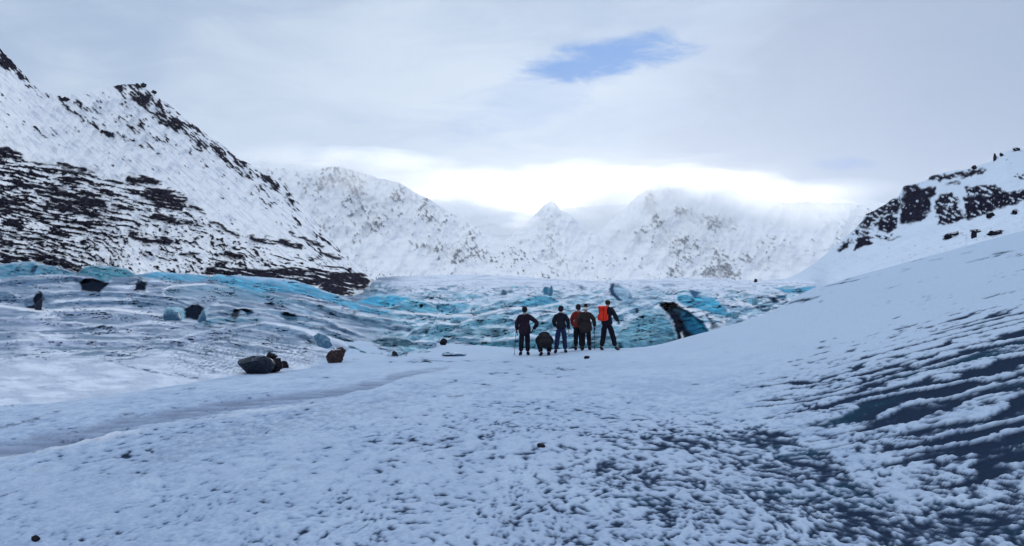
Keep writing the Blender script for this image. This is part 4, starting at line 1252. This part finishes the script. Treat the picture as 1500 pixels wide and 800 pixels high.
class Fig:
    """joints of one person in metres: x right, y ahead, z up"""
    def __init__(s, H=1.72, hip=None, chest=None, neck=None, head=None, lean=0, kneeL=None, footL=None, kneeR=None, footR=None,
                 elbL=None, handL=None, elbR=None, handR=None):
        u = H / 1.72
        s.u = u
        s.hip = hip or (0, 0, .92 * u)
        s.chest = chest or (0, .02, 1.28 * u)
        s.neck = neck or (0, .02, 1.46 * u)
        s.head = head or (0, .04, 1.60 * u)
        cx, cy, cz = s.chest
        s.shL = (cx - .185 * u, cy, s.neck[2] - .085 * u)
        s.shR = (cx + .185 * u, cy, s.neck[2] - .085 * u)
        if abs(s.neck[1] - s.hip[1]) > .25:      # bent forward: the shoulders ride near the neck
            s.shL = (cx - .185, s.neck[1] - .06, s.neck[2] - .03)
            s.shR = (cx + .185, s.neck[1] - .06, s.neck[2] - .03)
        s.hpL = (s.hip[0] - .09 * u, s.hip[1], s.hip[2] - .03)
        s.hpR = (s.hip[0] + .09 * u, s.hip[1], s.hip[2] - .03)
        s.footL = footL or (-.12, 0, .08)
        s.footR = footR or (.12, 0, .08)
        s.kneeL = kneeL or tuple(lerp(s.hpL, s.footL, .5)[i] + (0, .03, .02)[i] for i in range(3))
        s.kneeR = kneeR or tuple(lerp(s.hpR, s.footR, .5)[i] + (0, .03, .02)[i] for i in range(3))
        s.elbL = elbL or (cx - .26 * u, cy, 1.12 * u)
        s.elbR = elbR or (cx + .26 * u, cy, 1.12 * u)
        s.handL = handL or (cx - .25 * u, cy + .06, .86 * u)
        s.handR = handR or (cx + .25 * u, cy + .06, .86 * u)


def body(f, root, glove=False):
    V, E = [], []

    def a(p, r, prev=None, r2=None):
        V.append((*p, r, r2 or r))
        if prev is not None:
            E.append((prev, len(V) - 1))
        return len(V) - 1
    u = f.u
    hip = a(f.hip, .135 * u, None, .10 * u)
    mid = a(lerp(f.hip, f.chest, .5), .125 * u, hip, .09 * u)
    ch = a(f.chest, .15 * u, mid, .10 * u)
    nb = a(lerp(f.chest, f.neck, .75), .075 * u, ch)
    nk = a(f.neck, .055 * u, nb)
    hx, hy, hz = f.head
    jaw = a((hx, hy + .01, hz - .06), .068, nk, .075)
    sk = a((hx, hy - .005, hz + .02), .080, jaw, .095)
    a((hx, hy - .01, hz + .085), .055, sk, .065)
    a((hx, hy + .115, hz - .01), .012, sk)                         # nose
    a((hx - .088, hy, hz), .014, sk)                               # ears
    a((hx + .088, hy, hz), .014, sk)
    for sh, el, ha, sg in ((f.shL, f.elbL, f.handL, -1), (f.shR, f.elbR, f.handR, 1)):
        i = a(sh, .055 * u, ch)
        i = a(lerp(sh, el, .5), .047 * u, i)
        i = a(el, .040 * u, i)
        i = a(lerp(el, ha, .5), .036 * u, i)
        i = a(ha, .025, i, .018)
        d = (Vector(ha) - Vector(el)).normalized()
        side = d.cross(Vector((1, 0, 0)))
        side = Vector((0, 1, 0)) if side.length < .2 else side.normalized()
        inn = Vector((-sg * .02, 0, 0))
        palm = Vector(ha) + d * .055
        pi = a(palm, .036, i, .018)
        for q, (o_, ln) in enumerate(((-.030, .070), (-.010, .080), (.010, .076), (.030, .060))):     # four fingers, gently curled
            b0 = palm + d * .035 + side * o_
            k = a(b0, .0095, pi)
            k = a(b0 + d * ln * .5 + inn * .3, .009, k)
            a(b0 + d * ln * .85 + inn * 1.1, .0075, k)
        tb = Vector(ha) + d * .02 - side * .036
        k = a(tb, .012, pi)                                        # thumb, from the side of the palm
        a(tb + d * .035 - side * .018 + inn * .5, .0095, k)
    for hp, kn, ft in ((f.hpL, f.kneeL, f.footL), (f.hpR, f.kneeR, f.footR)):
        i = a(hp, .085 * u, hip)
        i = a(lerp(hp, kn, .5), .075 * u, i)
        i = a(kn, .055 * u, i)
        i = a(lerp(kn, ft, .4), .052 * u, i)
        i = a(ft, .038, i)
        a((ft[0], ft[1] + .12, ft[2] - .045), .032, i)
    return skin('body', V, E, M_skin, root, 1)


def jacket(f, root, mat, hem=.80, flare=1.0, bulk=1.0, name='jacket', label=None):
    u = f.u * bulk
    hz = Vector(f.hip)
    down = (Vector(f.hip) - Vector(f.chest)).normalized()
    hemp = hz + Vector((0, 0, hem * f.u - f.hip[2])) if f.chest[2] - f.hip[2] > .3 else hz + down * (f.hip[2] - hem)
    V = [(*lerp(f.chest, f.hip, .12), .190 * u, .140 * u), (*lerp(f.chest, f.hip, .5), .180 * u, .130 * u), (*f.hip, .190 * u * flare, .140 * u), (*hemp, .190 * u * flare, .145 * u),
         (*lerp(f.chest, f.neck, .38), .140 * u, .115 * u), (*lerp(f.neck, f.head, .42), .086 * u, .090 * u)]
    E = [(0, 1), (1, 2), (2, 3), (0, 4), (4, 5)]
    for sh, el, ha in ((f.shL, f.elbL, f.handL), (f.shR, f.elbR, f.handR)):
        n = len(V)
        V += [(*lerp(sh, f.chest, .12), .088 * u), (*lerp(sh, el, .5), .082 * u), (*el, .074 * u), (*lerp(el, ha, .6), .066 * u), (*lerp(el, ha, .97), .056 * u)]
        E += [(4, n), (n, n + 1), (n + 1, n + 2), (n + 2, n + 3), (n + 3, n + 4)]
    o = skin(name, V, E, mat, root, 2)
    # folds pressed into the cloth
    for v in o.data.vertices:
        k = mnoise.fractal(Vector((v.co.x * 5, v.co.y * 5, v.co.z * 13)), .8, 2.0, 3)
        v.co += v.normal * k * .012
    if label:
        o['label'] = label
    return o


def trousers(f, root, mat):
    u = f.u
    V = [(*f.hip, .155 * u, .115 * u), (f.hip[0], f.hip[1], f.hip[2] + .10 * u, .145 * u, .11 * u)]
    E = [(0, 1)]
    for hp, kn, ft in ((f.hpL, f.kneeL, f.footL), (f.hpR, f.kneeR, f.footR)):
        n = len(V)
        V += [(hp[0], hp[1], hp[2] - .05, .118 * u), (*lerp(hp, kn, .55), .108 * u), (*kn, .094 * u), (*lerp(kn, ft, .5), .090 * u), (*lerp(kn, ft, .86), .084 * u)]
        E += [(0, n), (n, n + 1), (n + 1, n + 2), (n + 2, n + 3), (n + 3, n + 4)]
    o = skin('trousers', V, E, mat, root, 2)
    for v in o.data.vertices:
        v.co += v.normal * mnoise.fractal(Vector((v.co.x * 6, v.co.y * 6, v.co.z * 16)), .8, 2.0, 3) * .010
    return o


def boots(f, root, mat):
    for ft in (f.footL, f.footR):
        x, y, z = ft
        sx = math.copysign(.03, x) if abs(x) > .02 else 0
        skin('boot', [(x, y, z + .10, .076, .080), (x, y - .01, z + .01, .068, .075), (x, y - .03, z - .03, .060, .048), (x + sx * .6, y + .11, z - .036, .058, .044), (x + sx, y + .21, z - .044, .050, .034)],
             [(0, 1), (1, 2), (1, 3), (3, 4)], mat, root, 2)


def gloves(f, root, mat=None):
    for el, ha, sg in ((f.elbL, f.handL, -1), (f.elbR, f.handR, 1)):
        d = (Vector(ha) - Vector(el)).normalized()
        side = d.cross(Vector((1, 0, 0)))
        side = Vector((0, 1, 0)) if side.length < .2 else side.normalized()
        inn = Vector((-sg * .02, 0, 0))
        palm = Vector(ha) + d * .055
        V = [(*palm, .045, .026), (*(Vector(ha) + d * .0), .040, .032)]
        E = [(0, 1)]
        for o_, ln in ((-.032, .070), (-.011, .080), (.011, .076), (.032, .060)):
            n = len(V)
            b0 = palm + d * .036 + side * o_
            V += [(*b0, .0125), (*(b0 + d * ln * .5 + inn * .3), .012), (*(b0 + d * ln * .9 + inn * 1.1), .010)]
            E += [(0, n), (n, n + 1), (n + 1, n + 2)]
        n = len(V)
        tb = Vector(ha) + d * .02 - side * .038
        V += [(*tb, .015), (*(tb + d * .04 - side * .02 + inn * .5), .012)]
        E += [(0, n), (n, n + 1)]
        skin('glove', V, E, mat or M_glove, root, 1)


def headwear(f, root, kind):
    x, y, z = f.head
    if kind == 'beanie':
        skin('beanie', [(x, y - .01, z + .045, .098, .108), (x, y - .012, z + .10, .075, .082), (x, y - .015, z + .125, .035, .04)], [(0, 1), (1, 2)], M_hat, root, 2)
    elif kind == 'bobble':
        skin('beanie', [(x, y - .01, z + .05, .098, .108), (x, y - .02, z + .11, .070, .075), (x, y - .03, z + .165, .032, .032)], [(0, 1), (1, 2)], M_hat, root, 2)
    elif kind == 'hood':
        skin('hood', [(x, y - .03, z - .10, .088, .085), (x, y - .025, z, .108, .115), (x, y - .02, z + .085, .090, .10), (x, y - .02, z + .12, .04, .05)], [(0, 1), (1, 2), (2, 3)], M_black, root, 2)
    elif kind == 'hair':
        skin('hair', [(x, y - .045, z - .09, .085, .065), (x, y - .03, z + .01, .104, .10), (x, y - .012, z + .085, .085, .095)], [(0, 1), (1, 2)], M_hair, root, 2)
    # eyes and mouth
    for sg in (-1, 1):
        me = lump_mesh((.024, .014, .014), 5, rough=0, sub=1)
        o = link_mesh('eye', me, M_hat, root)
        o.location = (x + sg * .033, y + .088, z + .012)
    me = lump_mesh((.05, .012, .012), 6, rough=0, sub=1)
    o = link_mesh('mouth', me, M_redj, root)
    o.location = (x, y + .088, z - .055)


def person(px, sy, Y, rot, label):
    x = (px - 750) / F * Y
    z = float(ground_z(np.array([x]), np.array([Y]), np.array([float(px)]))[0])
    e = bpy.data.objects.new('person', None)
    e.empty_display_size = .3
    COL.objects.link(e)
    e.location = (x, Y, z - .012)
    e.rotation_euler = (0, 0, math.radians(rot))
    tag(e, label, 'person', 'people looking at the glacier')
    return e


# leftmost: plum-black shell jacket, right arm bent to the hip
f = Fig(1.70, head=(0, .03, 1.585), elbR=(.44, -.03, 1.12), handR=(.30, .10, .90), elbL=(-.27, -.01, 1.10), handL=(-.26, .05, .86), footL=(-.13, 0, .08), footR=(.11, .02, .08))
r1 = person(768.5, 521, 30.4, 0, 'leftmost person, in dark hooded jacket with right elbow bent out, holding a pole')
body(f, r1); jacket(f, r1, M_maroon, .68, 1.08, 1.16); trousers(f, r1, M_dk); boots(f, r1, M_boot); gloves(f, r1); headwear(f, r1, 'hood')

# crouching
f = Fig(1.66, hip=(0, -.12, .46), chest=(.0, .10, .64), neck=(.0, .30, .70), head=(.0, .44, .70), kneeL=(-.20, .30, .50), kneeR=(.20, .30, .50),
        footL=(-.12, .02, .08), footR=(.12, .02, .08), elbL=(-.25, .26, .46), handL=(-.12, .46, .40), elbR=(.26, .26, .46), handR=(.14, .46, .38))
r2 = person(798.5, 521, 29.9, 4, 'person crouching low in a bulky black padded jacket between two standing people')
body(f, r2); jacket(f, r2, M_pad, .26, 1.15, 1.18); trousers(f, r2, M_dk); boots(f, r2, M_boot); gloves(f, r2); headwear(f, r2, 'beanie')

# navy trousers
f = Fig(1.66, elbL=(-.25, -.02, 1.09), handL=(-.17, .14, .93), elbR=(.25, -.02, 1.08), handR=(.27, .05, .84), footL=(-.17, 0, .08), footR=(.16, .03, .08), hip=(.01, 0, .90))
r3 = person(821.5, 519, 30.5, -3, 'standing person in short black jacket and navy blue trousers, feet apart')
body(f, r3); jacket(f, r3, M_black, .86, .98, 1.08); trousers(f, r3, M_navy); boots(f, r3, M_boot); headwear(f, r3, 'hood')

# red jacket, half hidden
f = Fig(1.66, elbL=(-.24, .02, 1.10), handL=(-.20, .12, .86), elbR=(.24, .02, 1.1), handR=(.22, .1, .86), footL=(-.09, 0, .08), footR=(.10, 0, .08))
r4 = person(847, 511, 31.7, -12, 'person in dull red jacket standing half hidden behind the brown parka')
body(f, r4); jacket(f, r4, M_redj, .82, .98, 1.02); trousers(f, r4, M_dk); boots(f, r4, M_boot); gloves(f, r4); headwear(f, r4, 'hood')

# brown parka with pale fur hood
f = Fig(1.60, elbL=(-.27, -.02, 1.06), handL=(-.22, .10, .86), elbR=(.29, .00, 1.06), handR=(.31, .08, .84), footL=(-.10, 0, .08), footR=(.13, .03, .08))
r5 = person(858, 511.5, 30.9, -4, 'person in long olive brown parka with pale fur hood and dark pointed hat')
body(f, r5); jacket(f, r5, M_parka, .64, 1.16, 1.20, 'parka'); trousers(f, r5, M_dk); boots(f, r5, M_boot); gloves(f, r5); headwear(f, r5, 'bobble')
x, y, z = f.neck
o = skin('fur_hood', [(x, y - .08, z + .04, .165, .085), (x - .12, y - .02, z + .10, .065, .07), (x + .12, y - .02, z + .10, .065, .07), (x, y - .11, z + .14, .115, .06)],
         [(0, 1), (0, 2), (0, 3)], M_fur, r5, 3)
for v in o.data.vertices:
    v.co += v.normal * mnoise.noise(v.co * 60) * .02

# red backpack
f = Fig(1.78, elbL=(-.25, .06, 1.16), handL=(-.20, .20, .95), elbR=(.28, .08, 1.18), handR=(.30, .26, 1.02), footL=(-.17, -.10, .08), footR=(.24, .22, .08), head=(.02, .06, 1.66),
        kneeL=(-.12, -.02, .50), kneeR=(.16, .12, .52))
r6 = person(889, 512, 30.5, -30, 'rightmost and tallest person, black clothing, legs apart, wearing a bright red backpack')
body(f, r6); jacket(f, r6, M_black, .84, .98, 1.10); trousers(f, r6, M_dk); boots(f, r6, M_bootb); gloves(f, r6); headwear(f, r6, 'hair')


def backpack(owner, off, rot, label):
    """rucksack: rounded sack, lid, side pockets, front pocket, straps, hip belt"""
    e = bpy.data.objects.new('backpack', None)
    COL.objects.link(e)
    e.location = owner.location + Matrix.Rotation(math.radians(rot), 3, 'Z') @ Vector(off)
    e.rotation_euler = (0, 0, math.radians(rot))
    e.scale = (.84, .9, .86)
    tag(e, label, 'backpack')

    def rbox(name, c, s, mat, bev=.04, taper=1.0, parent=e):
        bm = bmesh.new()
        bmesh.ops.create_cube(bm, size=1.0)
        for v in bm.verts:
            k = taper if v.co.z > 0 else 1.0
            v.co = Vector((v.co.x * s[0] * k + c[0], v.co.y * s[1] * k + c[1], v.co.z * s[2] + c[2]))
        bmesh.ops.bevel(bm, geom=list(bm.edges), offset=bev, segments=4, profile=.6, affect='EDGES')
        me = bpy.data.meshes.new(name)
        bm.to_mesh(me)
        bm.free()
        for p in me.polygons:
            p.use_smooth = True
        return link_mesh(name, me, mat, parent)
    rbox('sack', (0, 0, .25), (.31, .22, .50), M_redp, .07, .94)
    rbox('lid', (0, -.01, .53), (.33, .25, .13), M_redp, .05)
    rbox('front_pocket', (0, -.12, .20), (.24, .07, .28), M_redp, .03)
    for sg in (-1, 1):
        rbox('side_pocket', (sg * .18, 0, .14), (.06, .14, .22), M_redp, .025)
        rbox('compression_strap', (sg * .10, -.155, .30), (.018, .014, .50), M_strap, .005)
        skin('shoulder_strap', [(sg * .10, .10, .50, .03, .008), (sg * .13, .20, .55, .03, .008), (sg * .15, .33, .42, .03, .008), (sg * .17, .30, .20, .02, .008), (sg * .17, .12, .04, .02, .008)],
             [(0, 1), (1, 2), (2, 3), (3, 4)], M_strap, e, 1)
    skin('hip_belt', [(-.20, .06, .03, .03, .012), (-.20, .24, .03, .03, .012), (0, .34, .03, .03, .012), (.20, .24, .03, .03, .012), (.20, .06, .03, .03, .012)],
         [(0, 1), (1, 2), (2, 3), (3, 4)], M_strap, e, 1)
    return e


backpack(r6, (-.03, -.27, 1.03), -30, 'bright red backpack on the back of the rightmost person')


def pole(owner, hand, tip, label):
    a, b = owner.location + Vector(hand), owner.location + Vector(tip)
    e = bpy.data.objects.new('trekking_pole', None)
    COL.objects.link(e)
    e.location = b
    tag(e, label, 'trekking pole')
    d = a - b
    L = d.length
    e.rotation_euler = d.to_track_quat('Z', 'Y').to_euler()

    def cyl(name, r0, r1, z0, z1, mat):
        bm = bmesh.new()
        bmesh.ops.create_cone(bm, segments=10, radius1=r0, radius2=r1, depth=z1 - z0, cap_ends=True)
        bmesh.ops.translate(bm, verts=bm.verts, vec=(0, 0, (z0 + z1) / 2))
        me = bpy.data.meshes.new(name)
        bm.to_mesh(me)
        bm.free()
        return link_mesh(name, me, mat, e)
    cyl('shaft', .007, .010, .03, L - .06, M_metal)
    cyl('tip', .003, .007, -.02, .03, M_metal)
    cyl('basket', .035, .030, .055, .065, M_strap)
    cyl('grip', .015, .018, L - .06, L + .09, M_strap)


pole(r1, (-.29, .10, .84), (-.36, .12, .0), 'thin trekking pole held by the leftmost person')
pole(r5, (.31, .12, .82), (.33, .18, .0), 'thin trekking pole held by the person in the brown parka')

# ------------------------------------------------------------------ air
def volume_mat(name, dens, g, col=(.93, .96, 1.0)):
    m = bpy.data.materials.new(name)
    m.use_nodes = True
    t = NT(m.node_tree)
    out = t.n('ShaderNodeOutputMaterial')
    v = t.n('ShaderNodeVolumePrincipled')
    v.inputs['Color'].default_value = (*col, 1)
    v.inputs['Density'].default_value = dens
    v.inputs['Anisotropy'].default_value = g
    t.l(v.outputs[0], out.inputs['Volume'])
    return m


def build_haze():
    me = bpy.data.meshes.new('haze')
    bm = bmesh.new()
    bmesh.ops.create_cube(bm, size=1.0)
    bmesh.ops.scale(bm, vec=(64000, 17000, 990), verts=bm.verts)
    bmesh.ops.translate(bm, vec=(0, 8000, 475), verts=bm.verts)
    bm.to_mesh(me)
    bm.free()
    me.materials.append(volume_mat('cold_air', 0.000042, 0.62))
    o = bpy.data.objects.new('haze', me)
    COL.objects.link(o)
    tag(o, kind='stuff')


build_haze()


def mist_shell(puffs, Y, dens, seed, sc):
    """a bank of drifting cloud: overlapping soft-edged lumps of one thin volume"""
    bm = bmesh.new()
    rr = random.Random(seed)
    for px, sy, wpx, hpx in puffs:
        wpx, hpx = wpx * sc, hpx * sc
        k = Y / F
        off = Vector([rr.uniform(-90, 90) for _ in range(3)])
        r = bmesh.ops.create_icosphere(bm, subdivisions=4, radius=1.0)
        yy = Y + rr.uniform(-.04, .04) * Y
        for v in r['verts']:
            d = 1 + .55 * mnoise.fractal(v.co * 1.2 + off, .8, 2.1, 4)
            v.co = Vector(((px - 750) * k + v.co.x * wpx * k * .5 * d, yy + v.co.y * wpx * k * .4 * d, EYE + (HOR - sy) * k + v.co.z * hpx * k * .5 * d))
    me = bpy.data.meshes.new('mist')
    bm.to_mesh(me)
    bm.free()
    for p in me.polygons:
        p.use_smooth = True
    me.materials.append(volume_mat('cloud_mist', dens, 0.7, (.995, .995, 1.0)))
    o = bpy.data.objects.new('mist', me)
    COL.objects.link(o)
    tag(o, kind='stuff')


def mist(puffs, Y, dens, seed):
    for sc in (1.25, 1.0, .78, .55):        # nested, so that the bank thins out towards its edge
        mist_shell(puffs, Y, dens / 4, seed, sc)


mist([(470, 236, 170, 34), (560, 246, 190, 40), (640, 268, 150, 40), (420, 238, 110, 30), (520, 262, 140, 40), (600, 262, 90, 36)], 2350, .0040, 3)
mist([(806, 288, 26, 34), (798, 276, 34, 30), (818, 268, 44, 26), (812, 300, 34, 16), (780, 330, 60, 18)], 3700, .010, 4)
mist([(950, 276, 130, 50), (1010, 288, 170, 52), (900, 290, 130, 60), (1090, 300, 170, 60), (860, 300, 100, 40), (958, 300, 46, 40), (1180, 312, 150, 40), (905, 345, 70, 50)], 4500, .0034, 5)
mist([(640, 284, 220, 44), (760, 290, 240, 60), (880, 286, 240, 70), (1000, 290, 260, 70), (1120, 298, 220, 40)], 7000, .0008, 6)
